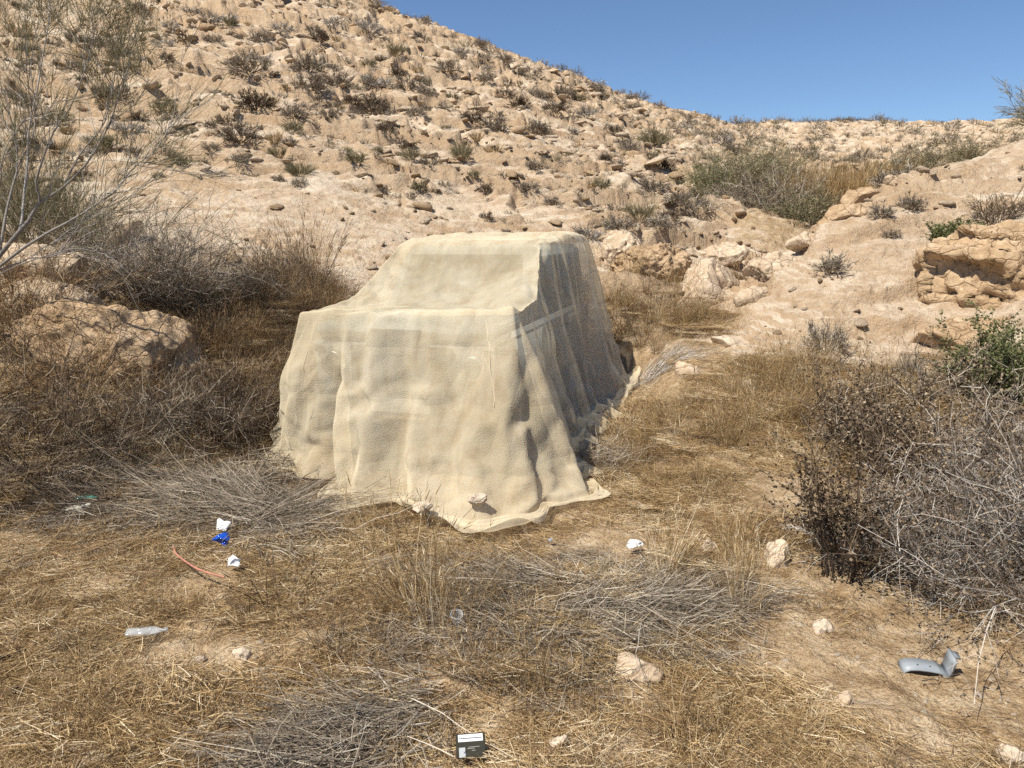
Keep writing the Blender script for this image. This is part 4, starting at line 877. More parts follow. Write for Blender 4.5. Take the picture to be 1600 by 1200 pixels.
# ------------------------------------------------------------------ nearer bushes, each grown for its place
def bush(name, px, py, label, seed, build, d=None, group=None, cat='bush', sink=.03):
    if d is None: p, d = place(px, py)
    else:
        p = pix(px, py, d); p[2] = float(ground_z(p[0:1], p[1:2])[0])
    o = link(name, None, None, (p[0], p[1], p[2] - sink), (0, 0, 0)); tag(o, label, cat, group)
    for nm, me in build(seed): link(nm, me, o)
    return o
def tangle(h, r, n1, n2, n3, twig, leaf=None, leaf_n=0, leaf_size=(.010, .022), lean=(0, 0), w=.006, tilt=65, n4=0):
    def make(seed):
        k = Kit(seed); g = k.g
        a = stems(n1, g, r * .25, tilt, (h * .6, h * 1.0), 5, .45, .08, wig=.03)
        if lean != (0, 0): a[:, :, 0] += lean[0] * (a[:, :, 2] / h) ** 2; a[:, :, 1] += lean[1] * (a[:, :, 2] / h) ** 2
        b = grow(a, n2, (h * .22, h * .5), (15, 60), g, 4, (.2, 1), .5, .05, .1, .02); c = grow(b, n3, (h * .07, h * .22), (20, 75), g, 3, (.15, 1), .5, 0, .05, .02)
        k.rod(a, w * 1.6, w * .7, 3).ribbon(b, w * .9, w * .5).ribbon(c, w * .6, w * .35)
        if n4: k.ribbon(grow(c, n4, (h * .03, h * .09), (25, 80), g, 2, (.2, 1), .3), w * .5, w * .3)
        out = [('twigs', k.mesh('twigs', twig))]
        if leaf:
            q = Kit(seed + 1); q.leaves(np.vstack([along(c, leaf_n, q.g, (.3, 1)), along(b, leaf_n * 2, q.g, (.5, 1))]), leaf_size, .7); out.append(('foliage', q.mesh('foliage', leaf)))
        return out
    return make
def brooms(h, n1, n2, n3, mat, tilt=38, w=.005, twig=None):
    def make(seed):
        k = Kit(seed); g = k.g
        a = stems(n1, g, .10 * h, tilt, (.45 * h, h), 5, .3, .05); b = grow(a, n2, (.15 * h, .4 * h), (6, 28), g, 3, (.2, 1), .25, 0, .15); c = grow(b, n3, (.06 * h, .2 * h), (8, 30), g, 3, (.2, 1), .25, 0, .1)
        k.rod(a, w * 1.5, w * .7, 3); out = [('stems', k.mesh('stems', twig or mat))]
        q = Kit(seed + 1); q.ribbon(b, w * .9, w * .5).ribbon(c, w * .7, w * .35); out.append(('foliage', q.mesh('foliage', mat)))
        return out
    return make
# left side, between the tree and the car
bush('dry_bush', 60, 770, 'big dark brown tangle at the left edge under the tree', 501, tangle(.90, .8, 50, 8, 6, M_BROWN, w=.005), 5.35)
bush('dry_bush', 195, 745, 'dark tangle in front of the large sunlit boulder', 503, tangle(.66, .6, 44, 8, 6, M_BROWN, w=.005), 5.7)
bush('dry_bush', 300, 725, 'brown tangle between the boulder and the car', 505, tangle(.62, .5, 44, 8, 5, M_GREY, w=.005), 6.0)
bush('dry_bush', 372, 712, 'dark twiggy bush touching the left side of the cover', 507, tangle(.68, .45, 60, 8, 6, M_BROWN, w=.005, tilt=45), 6.15)
bush('dry_bush', 235, 560, 'tall grey bush rising behind the large sunlit boulder', 509, tangle(1.1, .7, 70, 8, 6, M_GREY, w=.006, tilt=60), 7.8)
bush('dry_bush', 290, 560, 'grey bush with pale twigs left of the brown grass', 511, tangle(.85, .5, 55, 8, 5, M_GREY, w=.005, tilt=55), 7.7)
bush('dry_bush', 408, 510, 'small dark grey bush in brown grass behind the car', 513, tangle(.42, .3, 40, 7, 5, M_GREY, w=.006), 8.3)
bush('dry_bush', 25, 560, 'reddish brown bush below the pale boulder at the left edge', 515, tangle(.9, .6, 60, 8, 6, M_RUST, w=.005, tilt=50), 6.6)
bush('dry_bush', 120, 640, 'rusty brown bush on the left flank of the large boulder', 517, tangle(.6, .5, 50, 7, 6, M_RUST, w=.005), 6.1)
bush('olive_bush', 60, 420, 'olive broom bush behind the bare branches', 519, brooms(1.1, 60, 8, 5, M_OLIVE, 45, .006), 8.6)
bush('olive_bush', 130, 400, 'grey olive bush on the slab behind the bare tree', 521, brooms(.75, 55, 8, 5, M_OLIVE, 48, .006), 9.3)
bush('olive_bush', 20, 395, 'olive bush cut by the left edge of the picture', 520, brooms(1.0, 55, 8, 5, M_OLIVE, 45, .006), 9.0)
# right side
bush('thorn_bush', 1312, 905, 'dark thorn bush with withered brown leaves beside the bare earth', 531, tangle(.70, .28, 16, 8, 5, M_BROWN, M_LEAFB, 3, (.012, .026), w=.005, tilt=22))
bush('twig_bush', 1545, 925, 'big tangle of ash grey twigs in the right foreground', 533, tangle(.68, .55, 46, 10, 7, M_ASH, M_LEAFB, 2, (.009, .020), w=.0034, tilt=58, n4=1))
bush('twig_bush', 1665, 950, 'ash grey twig tangle cut by the right edge', 535, tangle(.76, .6, 50, 10, 7, M_ASH, M_LEAFB, 2, (.008, .018), w=.0036, tilt=66, n4=1))
bush('twig_bush', 1405, 880, 'lower ash grey bush right behind the dark thorn bush', 537, tangle(.52, .36, 30, 9, 7, M_ASH, M_LEAFB, 2, (.009, .018), w=.0036, tilt=52))
bush('thorn_bush', 1490, 790, 'brown leaved bush rising behind the ash grey tangle', 539, tangle(.60, .5, 28, 8, 6, M_BROWN, M_LEAFB, 3, (.012, .024), w=.005, tilt=45))
bush('thorn_bush', 1400, 740, 'dark brown leaved bush with loose upright stems', 541, tangle(.48, .4, 20, 8, 5, M_GREY, M_LEAFB, 3, (.012, .024), w=.005, tilt=40))
bush('thorn_bush', 1330, 700, 'thin brown bush at the left end of the right thicket', 543, tangle(.52, .35, 30, 7, 5, M_BROWN, M_LEAFB, 2, (.012, .022), w=.005, tilt=32))
bush('thorn_bush', 1590, 780, 'brown bush with withered leaves at the right edge', 545, tangle(.68, .5, 36, 8, 6, M_GREY, M_LEAFB, 3, (.012, .024), w=.005, tilt=45))
bush('dry_bush', 1440, 640, 'bare grey stalks in front of the layered outcrop', 547, tangle(.48, .3, 22, 6, 4, M_GREY, w=.006, tilt=28))
bush('dry_bush', 1520, 620, 'sparse brown bush below the layered outcrop', 549, tangle(.36, .4, 40, 7, 5, M_BROWN, w=.005, tilt=45))
bush('green_bush', 1612, 628, 'fresh green bush at the right edge below the outcrop', 551, tangle(.55, .4, 50, 8, 7, M_OLIVE, M_GREEN, 9, (.010, .024), w=.005, tilt=45))
bush('green_bush', 1492, 372, 'green shrub growing on top of the layered outcrop', 553, tangle(.28, .3, 50, 8, 6, M_OLIVE, M_GREEN, 4, (.012, .028), w=.007, tilt=60), 8.9)
bush('dry_bush', 1555, 352, 'brown dry shrub on the outcrop beside the green one', 555, tangle(.36, .4, 40, 7, 5, M_BROWN, w=.007, tilt=55), 9.1)
for px, py, w, lab in ((1298, 428, 58, 'grey cushion shrub in the middle of the right slab'), (1420, 326, 44, 'grey cushion shrub high on the right slab'), (1376, 340, 40, 'small grey shrub under the slab crest'), (1392, 372, 26, 'tiny dry tuft on the right slab'), (1290, 548, 60, 'upright grey brush at the foot of the right slab'), (1420, 590, 40, 'dark upright brush beside the right slab foot')):
    p, d = place(px, py); s = w * d / FPX / .95
    tag(link('cushion_shrub', HILL_KINDS['grey'][int(_g.integers(5))], None, tuple(p), (0, 0, _g.uniform(0, 6)), (s, s, s * (1.5 if 'upright' in lab else .9))), lab, 'shrub', 'shrubs on the right slab')
# valley head
for px, py, d, h, lab, kind, sd in ((1150, 322, 19, 1.25, 'large olive broom bush at the valley head', 'o', 561), (1205, 312, 21, 1.35, 'olive broom bush right behind the largest one', 'o', 562), (1105, 318, 18, .8, 'low green bush at the left end of the broom thicket', 'g', 563), (1170, 338, 16.5, .9, 'grey dry bush in front of the broom thicket', 'b', 564), (1225, 345, 16, .95, 'brown bush at the foot of the reeds', 'b', 565), (1260, 352, 15, .8, 'dark olive tuft where the reeds meet the slab', 'o', 566), (1080, 345, 14.5, .6, 'grey bush at the gully head', 'b', 567), (1440, 268, 24, 1.0, 'olive bush above the crest of the right slab', 'o', 568), (1505, 252, 26, .9, 'small dark bush above the slab crest near the edge', 'o', 569), (1160, 415, 11, .5, 'dry grassy tuft on the gully block', 't', 570), (1190, 400, 11.2, .45, 'small brown tuft beside the undercut boulder', 't', 571), (1395, 285, 21, .8, 'olive tuft between reeds and slab crest', 'o', 572)):
    mk = {'o': tangle(h, .6, 46, 8, 6, M_OLIVE, M_OLIVE, 1, (.02, .05), w=.011, tilt=58), 'g': tangle(h, .6, 50, 8, 6, M_OLIVE, M_GREEN, 1, (.02, .05), w=.012), 'b': tangle(h, .5, 45, 7, 5, M_GREY, w=.012), 't': brooms(h, 50, 6, 4, M_RUST, 35, .007)}[kind]
    bush('valley_bush', px, py, lab, sd, mk, d)
# reeds: tall tawny grass below the far ridge
def reeds(h, n, mat, tilt=16, w=.010, spread=.6):
    def make(seed):
        k = Kit(seed); g = k.g
        a = stems(n, g, spread, tilt, (.6 * h, h), 4, .2, .04); k.ribbon(a, w, w * .3); k.ribbon(grow(a, 2, (.12 * h, .3 * h), (6, 22), g, 3, (.3, .95), .2, .1), w * .7, w * .2)
        return [('stalks', k.mesh('stalks', mat))]
    return make
for px, py, d, h, lab, sd in ((1245, 338, 18.5, .85, 'tawny reed clump, nearest the olive broom bushes', 581), (1290, 330, 18.5, .95, 'tawny reed clump in the middle of the reed bed', 582), (1335, 318, 19.5, .95, 'tawny reed clump just left of the slab crest', 583), (1375, 300, 21, .9, 'tawny reed clump at the right end of the reed bed', 584), (1265, 318, 22, .95, 'pale reed clump at the back of the reed bed', 585)):
    bush('reed_clump', px, py, lab, sd, reeds(h, 420, M_GOLD, 18, .016, .85), d, 'reed clumps at the valley head', 'reeds')
# tree at the far right skyline
def sky_tree(seed):
    k = Kit(seed); g = k.g; a = stems(7, g, .1, 45, (.8, 1.5), 5, .35, 0, wig=.02); b = grow(a, 8, (.5, 1.1), (15, 50), g, 4, (.3, 1), .3, 0, .1); k.rod(a, .05, .02, 4).ribbon(b, .02, .01)
    q = Kit(seed + 1); c = grow(b, 12, (.2, .5), (10, 45), q.g, 3, (.2, 1), .3, .1); q.ribbon(c, .014, .006); q.ribbon(grow(c, 3, (.08, .2), (10, 40), q.g, 2, (.2, 1), .2), .01, .006)
    return [('trunk', k.mesh('trunk', M_BROWN)), ('crown', q.mesh('crown', M_OLIVE))]
bush('far_tree', 1650, 215, 'wispy tree on the slope, cut by the right edge near the skyline', 591, sky_tree, 22.0, None, 'tree')

# ------------------------------------------------------------------ the bare broom tree on the left
def tree():
    root = tag(link('broom_tree', None, None, tuple(np.array([pix(-150, 640, 6.4)[0], pix(-150, 640, 6.4)[1], 0.2]))), 'bare branched broom tree with pale bark leaning in from the left', 'tree')
    org = np.array(root.location)
    limbs = [ # pixels along the limb with distance, thick end, thin end
      ([(-150, 660, 4.9), (-95, 560, 4.9), (-45, 470, 4.85), (0, 400, 4.8), (45, 345, 4.8)], .055, .034),
      ([(45, 345, 4.8), (62, 315, 4.8), (100, 292, 4.8), (150, 240, 4.75), (185, 165, 4.7), (205, 95, 4.7)], .030, .006),
      ([(-20, 430, 4.8), (40, 385, 4.6), (105, 350, 4.5), (175, 300, 4.45), (215, 255, 4.4), (262, 218, 4.4)], .028, .004),
      ([(0, 400, 4.8), (10, 330, 4.9), (28, 260, 5.0), (22, 190, 5.1), (0, 130, 5.1)], .024, .007),
      ([(30, 365, 4.8), (40, 300, 4.9), (42, 210, 5.0), (60, 130, 5.0), (75, 40, 5.0), (85, -30, 5.0)], .022, .006),
      ([(62, 315, 4.8), (55, 285, 4.75), (75, 225, 4.7), (110, 170, 4.6), (135, 110, 4.6), (150, 40, 4.6)], .020, .005),
      ([(100, 292, 4.8), (118, 250, 4.9), (160, 200, 5.0), (175, 140, 5.0), (190, 60, 5.0)], .016, .004),
      ([(-30, 445, 4.8), (45, 405, 4.5), (120, 388, 4.4), (168, 398, 4.35), (205, 430, 4.3)], .010, .003),
      ([(-20, 430, 4.8), (50, 400, 4.9), (90, 372, 5.0), (140, 330, 5.1)], .016, .004),
      ([(105, 350, 4.5), (135, 345, 4.5), (150, 310, 4.45), (205, 275, 4.4)], .010, .003),
      ([(0, 400, 4.8), (-10, 300, 4.7), (10, 220, 4.6), (60, 160, 4.5)], .016, .004),
      ([(28, 260, 5.0), (55, 200, 5.1), (52, 120, 5.2), (30, 50, 5.2)], .013, .004)]
    FAR = 1.32
    g = rng(611); paths = []
    tr = Kit(612)
    for i, (pts, w0, w1) in enumerate(limbs):
        P = np.array([pix(q[0], q[1], q[2] * FAR) for q in pts]) - org
        t = np.linspace(0, len(P) - 1, 16); k = np.minimum(t.astype(int), len(P) - 2); f = (t - k)[:, None]
        Q = P[k] * (1 - f) + P[k + 1] * f; Q[1:-1] += g.normal(0, .010, (14, 3)); Q[1:-1] = (Q[:-2] + 2 * Q[1:-1] + Q[2:]) / 4
        paths.append(Q)
        m = Kit(620 + i).rod(Q[None], w0 * 1.0, w1 * 1.0, 6, np.array([.35 + .5 * g.uniform()])).mesh('trunk' if i == 0 else 'branch', M_BARK)
        link('trunk' if i == 0 else 'branch', m, root)
    A = np.stack(paths[1:])
    b = grow(A, 8, (.22, .62), (15, 55), g, 5, (.25, 1), .35, 0, .15, .02); c = grow(b, 5, (.10, .32), (12, 45), g, 4, (.25, 1), .3, 0, .2)
    tw = Kit(640); tw.rod(b, .008, .003, 3).ribbon(c, .004, .0022); link('twigs', tw.mesh('twigs', M_BARK), root)
    s = grow(c, 5, (.12, .36), (5, 25), g, 4, (.2, 1), .2, .03, .15); hi = s[:, 0, 2] > 1.35; s = s[hi & (g.uniform(0, 1, len(s)) < .85)]
    cr = Kit(641); cr.ribbon(s, .0040, .002)
    # dense green sprays where the photograph shows them
    for px, py, d, n, r in ((185, 60, 4.75, 260, .20), (75, 25, 5.0, 220, .20), (25, 60, 5.1, 160, .2), (205, 100, 4.7, 160, .16), (30, 230, 5.0, 160, .2), (150, 20, 4.7, 180, .18), (250, 225, 4.45, 60, .12), (105, 330, 5.1, 160, .2), (10, 320, 5.0, 140, .2), (150, 120, 4.8, 120, .18)):
        st = pix(px, py, d * FAR) - org + g.normal(0, r * .65, (n, 3)); di = unit(g.normal(0, .5, (n, 3)) + np.array([.1, 0, .8])); cr.ribbon(strands(st, di, g.uniform(.16, .40, n), 4, g, .25, .1), .0042, .002)
    link('crown', cr.mesh('crown', M_OLIVE), root)
tree()
# ------------------------------------------------------------------ flattened brushwood: bundles of grey stems lying in the straw
def brush(name, px, py, label, seed, ang, n, length, spread, mat=M_GREY, lift=.10, w=.0034, fan=.35, both=False, width=.15):
    p, d = place(px, py); k = Kit(seed); g = k.g
    th = R_(ang) + g.normal(0, fan, n) + (g.uniform(0, 1, n) < .25) * g.normal(0, .9, n)
    if both: th = th + np.where(g.uniform(0, 1, n) < .5, math.pi, 0)
    st = np.stack([g.normal(0, width, n), g.normal(0, width * .7, n), g.uniform(.0, lift * .5, n)], 1)
    di = np.stack([np.cos(th), np.sin(th), g.uniform(.02, .32, n)], 1)
    a = strands(st, unit(di), g.uniform(.35, 1.0, n) ** 1.3 * length, 6, g, .32, .12, .012)
    b = grow(a, 3, (length * .08, length * .28), (8, 40), g, 3, (.2, .95), .35)
    # lay the stems on the real ground under them
    for q in (a, b):
        gx, gy = q[..., 0] + p[0], q[..., 1] + p[1]; gz = ground_z(gx, gy); base = gz - p[2] + .012; q[..., 2] = np.maximum(q[..., 2] * .9 + (gz - p[2]) * .8, base)
    root = tag(link(name, None, None, tuple(p)), label, 'brushwood', 'grey brushwood lying in the straw')
    link('stems', k.ribbon(a, w, w * .5).mesh('stems', mat), root)
    k2 = Kit(seed + 1); link('twigs', k2.ribbon(b, w * .6, w * .3).mesh('twigs', mat), root)
    return root
brush('brushwood', 420, 805, 'grey brushwood swept from the left towards the litter', 701, 158, 420, 1.15, .5, fan=.28)
brush('brushwood', 395, 818, 'grey brushwood reaching right towards the cover hem', 703, 14, 380, .75, .4, fan=.30)
brush('brushwood', 415, 845, 'short grey stems below the white paper scraps', 705, -35, 220, .45, .3, fan=.45)
brush('brushwood', 855, 915, 'dense grey brushwood in front of the cover, swept left', 707, 165, 380, .50, .3, M_GREY, fan=.38, width=.12)
brush('brushwood', 945, 950, 'long grey brushwood swept right below the white scrap', 709, 12, 400, .62, .3, M_GREY, fan=.28, width=.13)
brush('brushwood', 800, 985, 'grey brushwood around the clear plastic cup', 711, 200, 180, .36, .3, M_GREY, fan=.7, width=.14)
brush('brushwood', 900, 1000, 'grey brushwood behind the broad cream rock', 713, 20, 180, .36, .3, M_GREY, fan=.6, width=.16)
brush('brushwood', 640, 1110, 'ash grey brushwood in the front middle, swept left', 715, 205, 360, .48, .3, M_GREY, fan=.42, width=.10)
brush('brushwood', 520, 1185, 'grey stems at the bottom edge left of the pack', 717, 190, 300, .42, .3, M_GREY, fan=.35, width=.10)
brush('brushwood', 180, 790, 'brownish stems lying at the foot of the left bushes', 719, 175, 260, .8, .4, M_BROWN, fan=.35)
brush('brushwood', 90, 880, 'thin brown stems trampled at the left edge', 721, 10, 200, .6, .4, M_RUST, fan=.6, width=.25)
brush('brushwood', 930, 735, 'grey brush heaped against the right side of the cover', 723, 70, 300, .55, .3, M_GREY, fan=.7, width=.16, lift=.25)
brush('brushwood', 1020, 590, 'low grey brush behind the tail of the cover', 725, 20, 240, .5, .3, M_ASH, fan=.8, width=.2)

# ------------------------------------------------------------------ dry grass and straw
def tuft(seed, mat, n, h, tilt, w, r0=.05, heads=False, droop=.25):
    k = Kit(seed); g = k.g; a = stems(n, g, r0, tilt, (.45 * h, h), 5, .3, droop); k.ribbon(a, w, w * .35)
    if heads: k.ribbon(grow(a, 3, (.04 * h, .10 * h), (5, 25), g, 2, (.82, 1.0), .1), w * 1.1, w * .5)
    return k.mesh('tuft', mat)
def mat_patch(seed, mat, n, r, ln, w, h=.03, tilt=8):
    k = Kit(seed); g = k.g
    a = g.uniform(0, 2 * math.pi, n); rr = r * np.sqrt(g.uniform(0, 1, n)); st = np.stack([rr * np.cos(a), rr * np.sin(a), g.uniform(0.0, h, n)], 1)
    main = g.uniform(0, 2 * math.pi); th = main + g.normal(0, .9, n) + np.where(g.uniform(0, 1, n) < .5, math.pi, 0); el = np.radians(g.normal(0, tilt, n)) + .05
    d = np.stack([np.cos(th) * np.cos(el), np.sin(th) * np.cos(el), np.abs(np.sin(el))], 1); L = g.uniform(*ln, n)
    p = strands(st - d * L[:, None] * .5, d, L, 4, g, .25, .06); p[..., 2] = np.maximum(p[..., 2], .003); k.ribbon(p, w, w * .6); return k.mesh('straw_patch', mat)
_g = rng(801)
_hem = _skt[-6]
def under_cover(x, y, pad=0.0):
    px, py = _hem[:, 0], _hem[:, 1]; inside = np.zeros(len(x), bool); j = np.roll(np.arange(len(px)), 1)
    for i in range(len(px)):
        x0, y0, x1, y1 = px[i], py[i], px[j[i]], py[j[i]]
        c = ((y0 > y) != (y1 > y)); 
        with np.errstate(divide='ignore', invalid='ignore'): t = (x1 - x0) * (y - y0) / (y1 - y0) + x0
        inside ^= c & (x < t)
    return inside
def blobs(lst):
    out = []
    for px, py, r, w in lst: p, d = place(px, py); out.append((p[0], p[1], r, w))
    return out
def field(x, y, bl):
    s = np.zeros(len(x))
    for bx, by, r, w in bl: s += w * np.exp(-((x - bx) ** 2 + (y - by) ** 2) / (r * r))
    return s
BARE = blobs([(1340, 935, .30, 1.1), (1290, 985, .22, .9), (1390, 1010, .35, 1.1), (1460, 1090, .30, .9), (1560, 1090, .30, .8), (1330, 1060, .20, .6), (480, 770, .35, .4), (1060, 575, .5, 1.0), (1120, 548, .5, 1.0), (1230, 770, .30, .8), (1180, 730, .3, .5), (370, 1030, .2, .5), (300, 1000, .2, .4), (420, 1110, .2, .4), (900, 870, .3, .5), (1000, 830, .3, .4), (1010, 560, .4, .8)])
TALL = blobs([(1180, 560, .6, .7), (1100, 620, .5, .7), (1240, 620, .5, .5), (1000, 520, .5, 1.2), (1060, 500, .5, 1.0), (1300, 670, .5, .5), (1200, 690, .5, .9), (1020, 680, .4, .7), (1130, 770, .4, .5), (1170, 960, .2, .5), (1210, 900, .2, .5), (1330, 1060, .10, 1.6), (880, 1080, .14, 1.6), (1100, 900, .3, .5), (990, 620, .4, .8), (1380, 640, .4, .4), (1150, 840, .3, .5), (720, 960, .2, .5)])
RUSTY = blobs([(340, 470, .6, 1.3), (400, 520, .7, 1.4), (430, 600, .6, 1.2), (370, 600, .6, 1.0), (440, 470, .5, 1.0), (60, 510, .5, 1.0), (480, 440, .4, .6), (300, 640, .5, .6), (1000, 500, .4, .6), (1240, 300, 1.5, .5), (1000, 450, .4, .5)])
LITTER = blobs([(350, 845, .12, 1), (352, 862, .12, 1), (366, 895, .12, 1), (993, 868, .10, 1), (230, 1005, .13, 1), (713, 985, .10, 1), (737, 1185, .16, 1.5), (1455, 1050, .2, 1), (310, 905, .10, .7), (290, 893, .10, .7), (340, 918, .10, .7), (641, 860, .08, 1), (122, 808, .10, .7), (137, 790, .10, .7), (990, 1050, .12, 1), (310, 1036, .08, 1), (1110, 862, .1, 1), (1215, 882, .12, 1), (1318, 1100, .08, 1)])
def candidates(n, r0, r1, az=38):
    a = np.radians(_g.uniform(-az, az, n)); r = np.sqrt(_g.uniform(r0 * r0, r1 * r1, n)); x, y = r * np.sin(a), r * np.cos(a)
    z, rk, so = ground_full(x, y); return x, y, z, rk, so, r
def sow(name, protos, n, r0, r1, dens, scl, label, cat, tilt=.1, vary=.3):
    x, y, z, rk, so, r = candidates(n, r0, r1); k = (_g.uniform(0, 1, n) < dens(x, y, so, r)) & ~under_cover(x, y)
    x, y, z = x[k], y[k], z[k]; rot = slope_rot(x, y, _g); rot[:, 2] = _g.uniform(0, 6.28, len(x)); rot[:, :2] += _g.normal(0, tilt, (len(x), 2))
    rot0 = np.stack([_g.normal(0, tilt, len(x)), _g.normal(0, tilt, len(x)), rot[:, 2]], 1)
    s = np.exp(_g.normal(math.log(scl), vary, len(x)))
    print(name, len(x)); return scatter(name, protos, np.stack([x, y, z - .004], 1), rot0, s, _g.integers(0, len(protos), len(x)), label, cat)
_pm = [mat_patch(820 + i, (M_STRAW, M_STRAW, M_GOLD, M_STRAW, M_STRAW)[i % 5], 540, .20, (.015, .11), .0018, .02) for i in range(10)]
sow('straw_litter', _pm, 9000, 1.9, 10.5, lambda x, y, so, r: smooth(.25, .7, so) * np.clip(.50 + .5 * noise2(x * 1.3, y * 1.3, 5) - 1.0 * field(x, y, BARE) - 1.5 * field(x, y, LITTER), 0.02, 1), 1.0, 'trampled golden straw and dry stalks covering the valley floor', 'straw', .08, .14)
_tf = [tuft(840 + i, (M_GOLD, M_STRAW, M_RUST, M_BROWN, M_STRAW)[i % 5], 60, .24, 52, .0022, .06, i % 2 == 0) for i in range(10)]
sow('dry_grass', _tf, 11000, 1.9, 11.0, lambda x, y, so, r: smooth(.2, .6, so) * np.clip(.26 + .55 * noise2(x * .9 + 3, y * .9, 15) + .55 * field(x, y, TALL) - 1.2 * field(x, y, BARE) - 2.0 * field(x, y, LITTER), 0.0, 1), .72, 'short dry golden grass tufts across the valley floor', 'grass', .15)
_tt = [tuft(860 + i, (M_GOLD, M_STRAW)[i % 2], 70, .55, 26, .0026, .07, True, .12) for i in range(6)]
sow('tall_dry_grass', _tt, 9000, 1.9, 11.5, lambda x, y, so, r: np.clip(.55 * field(x, y, TALL) - .9 * field(x, y, BARE), 0, 1) * smooth(-.5, .3, noise2(x * 2.2, y * 2.2, 25)), .52, 'tall upright dry grass right of the car', 'grass', .12)
_rt = [tuft(880 + i, (M_RUST, M_RUST, M_BROWN)[i % 3], 80, .60, 34, .0032, .08, True, .1) for i in range(6)]
sow('rusty_grass', _rt, 9000, 4.5, 13, lambda x, y, so, r: np.clip(.8 * field(x, y, RUSTY), 0, 1) * smooth(-.6, .2, noise2(x * 2, y * 2, 35)), .52, 'rusty brown dry weeds behind and left of the car', 'weeds', .12)
_gt = [brush_ for brush_ in [mat_patch(900 + i, M_GREY, 260, .22, (.05, .22), .0024, .035, 10) for i in range(4)]]
GREYB = blobs([(250, 790, .6, .6), (450, 800, .5, .6), (800, 920, .35, .9), (1000, 940, .4, .9), (820, 1000, .3, .7), (570, 1130, .25, .9), (470, 1180, .2, .8), (700, 1010, .2, .5), (120, 760, .6, .5), (640, 1000, .2, .3), (300, 760, .4, .5)])
sow('grey_litter', _gt, 6000, 1.9, 7.5, lambda x, y, so, r: np.clip(.38 * field(x, y, GREYB) - 2 * field(x, y, LITTER), 0, 1), .9, 'grey broken stems strewn through the straw', 'brushwood', .1)
# pebbles in the bare earth
_pb = [rock_mesh('pebble', 920 + i, 2, M_CHALK, (1, _g.uniform(.6, .9), _g.uniform(.4, .7)), cuts=8, rough=.18) for i in range(6)]
sow('pebbles', _pb, 14000, 1.9, 9, lambda x, y, so, r: np.clip(.05 + .35 * field(x, y, BARE), 0, 1), .011, 'small pale pebbles and crumbs in the bare earth', 'pebbles', .4)
# ------------------------------------------------------------------ litter
def at(px, py, up=0.0):
    p, d = place(px, py); return np.array([p[0], p[1], p[2] + up]), d
M_PAPER = flat_mat('white_paper', (0.80, 0.80, 0.80), 0.6, 0, .3, .05); M_BLUE = flat_mat('blue_foil', (0.02, 0.10, 0.55), 0.18, 0.35, .6, .3, 60); M_HOSE = flat_mat('red_hose', (0.42, 0.19, 0.13), 0.6, 0, .3, .15)
M_CARTON = flat_mat('pale_carton', (0.55, 0.52, 0.42), 0.7); M_PINK = flat_mat('mauve_foil', (0.28, 0.14, 0.20), 0.3, .2); M_PACK = flat_mat('olive_card', (0.045, 0.042, 0.028), 0.45, 0, .4, .08); M_BRACK = flat_mat('grey_plastic', (0.26, 0.285, 0.31), 0.45, 0, .4, .08)
M_CODE = flat_mat('pale_grey_print', (0.48, 0.50, 0.50), 0.5); M_INK = flat_mat('black_print', (0.03, 0.03, 0.035), 0.6); M_SILVER = flat_mat('silver_print', (0.42, 0.40, 0.36), 0.4); M_DEAD = flat_mat('dead_wood', (0.10, 0.075, 0.055), 0.9, 0, .1, .4)
def clear_mat(name, tint, mixf):
    m, nt, n, l, b = nodes_of(name); b.inputs['Base Color'].default_value = (*tint, 1); b.inputs['Roughness'].default_value = .12; b.inputs['Specular IOR Level'].default_value = .7
    tp = n.new('ShaderNodeBsdfTransparent'); mx = n.new('ShaderNodeMixShader'); mx.inputs[0].default_value = mixf; l.new(tp.outputs[0], mx.inputs[1]); l.new(b.outputs[0], mx.inputs[2]); l.new(mx.outputs[0], n['Material Output'].inputs['Surface']); return m
M_CLEAR = clear_mat('clear_plastic', (.62, .66, .68), .38); M_GREENP = clear_mat('green_plastic', (.10, .42, .34), .7)
def crumple(name, px, py, w, h, mat, label, cat, seed, flat=.35, up=.03, rot=0.0, group=None):
    p, d = at(px, py, up); ww = w * d / FPX; hh = h * d / FPX; v, f = _ICO[4]; v = v.copy(); g = rng(seed)
    for _ in range(16):
        nn = unit(g.normal(size=3)); off = g.uniform(.35, .8); q = v @ nn; v -= np.outer(np.maximum(0, q - off) * 1.5, nn)
    v += .10 * np.stack([noise3(v * 4 + seed, 3), noise3(v * 4 + seed + 9, 4), noise3(v * 4 + seed + 5, 5)], 1)
    v *= np.array([ww * .55, ww * .4, hh * .6])
    return tag(link(name, make_mesh(name, v, f, mat), None, tuple(p), (g.normal(0, .2), g.normal(0, .2), rot)), label, cat, group)
def sheet(name, px, py, corners, mat, label, cat, up, parts=()):
    p, d = at(px, py, up); c = np.array(corners) * d / FPX; n = 9; I, J = np.meshgrid(np.linspace(0, 1, n), np.linspace(0, 1, n))
    P = (c[0] * ((1 - I) * (1 - J))[..., None] + c[1] * (I * (1 - J))[..., None] + c[2] * (I * J)[..., None] + c[3] * ((1 - I) * J)[..., None]); P[..., 2] += .010 * noise2(I.ravel() * 3 + px, J.ravel() * 3, 7).reshape(n, n)
    idx = np.arange(n * n).reshape(n, n); f = np.stack([idx[:-1, :-1], idx[:-1, 1:], idx[1:, 1:], idx[1:, :-1]], -1).reshape(-1, 4)
    o = tag(link(name, make_mesh(name, P.reshape(-1, 3), f, mat), None, tuple(p)), label, cat); s = o.modifiers.new('thick', 'SOLIDIFY'); s.thickness = .0015; return o
sheet('paper_scrap', 350, 842, [(-9, -6, -6), (6, -7, -8), (12, 4, 3), (-10, 5, 8)], M_PAPER, 'flat white paper scrap above the blue wrapper', 'paper', .085)
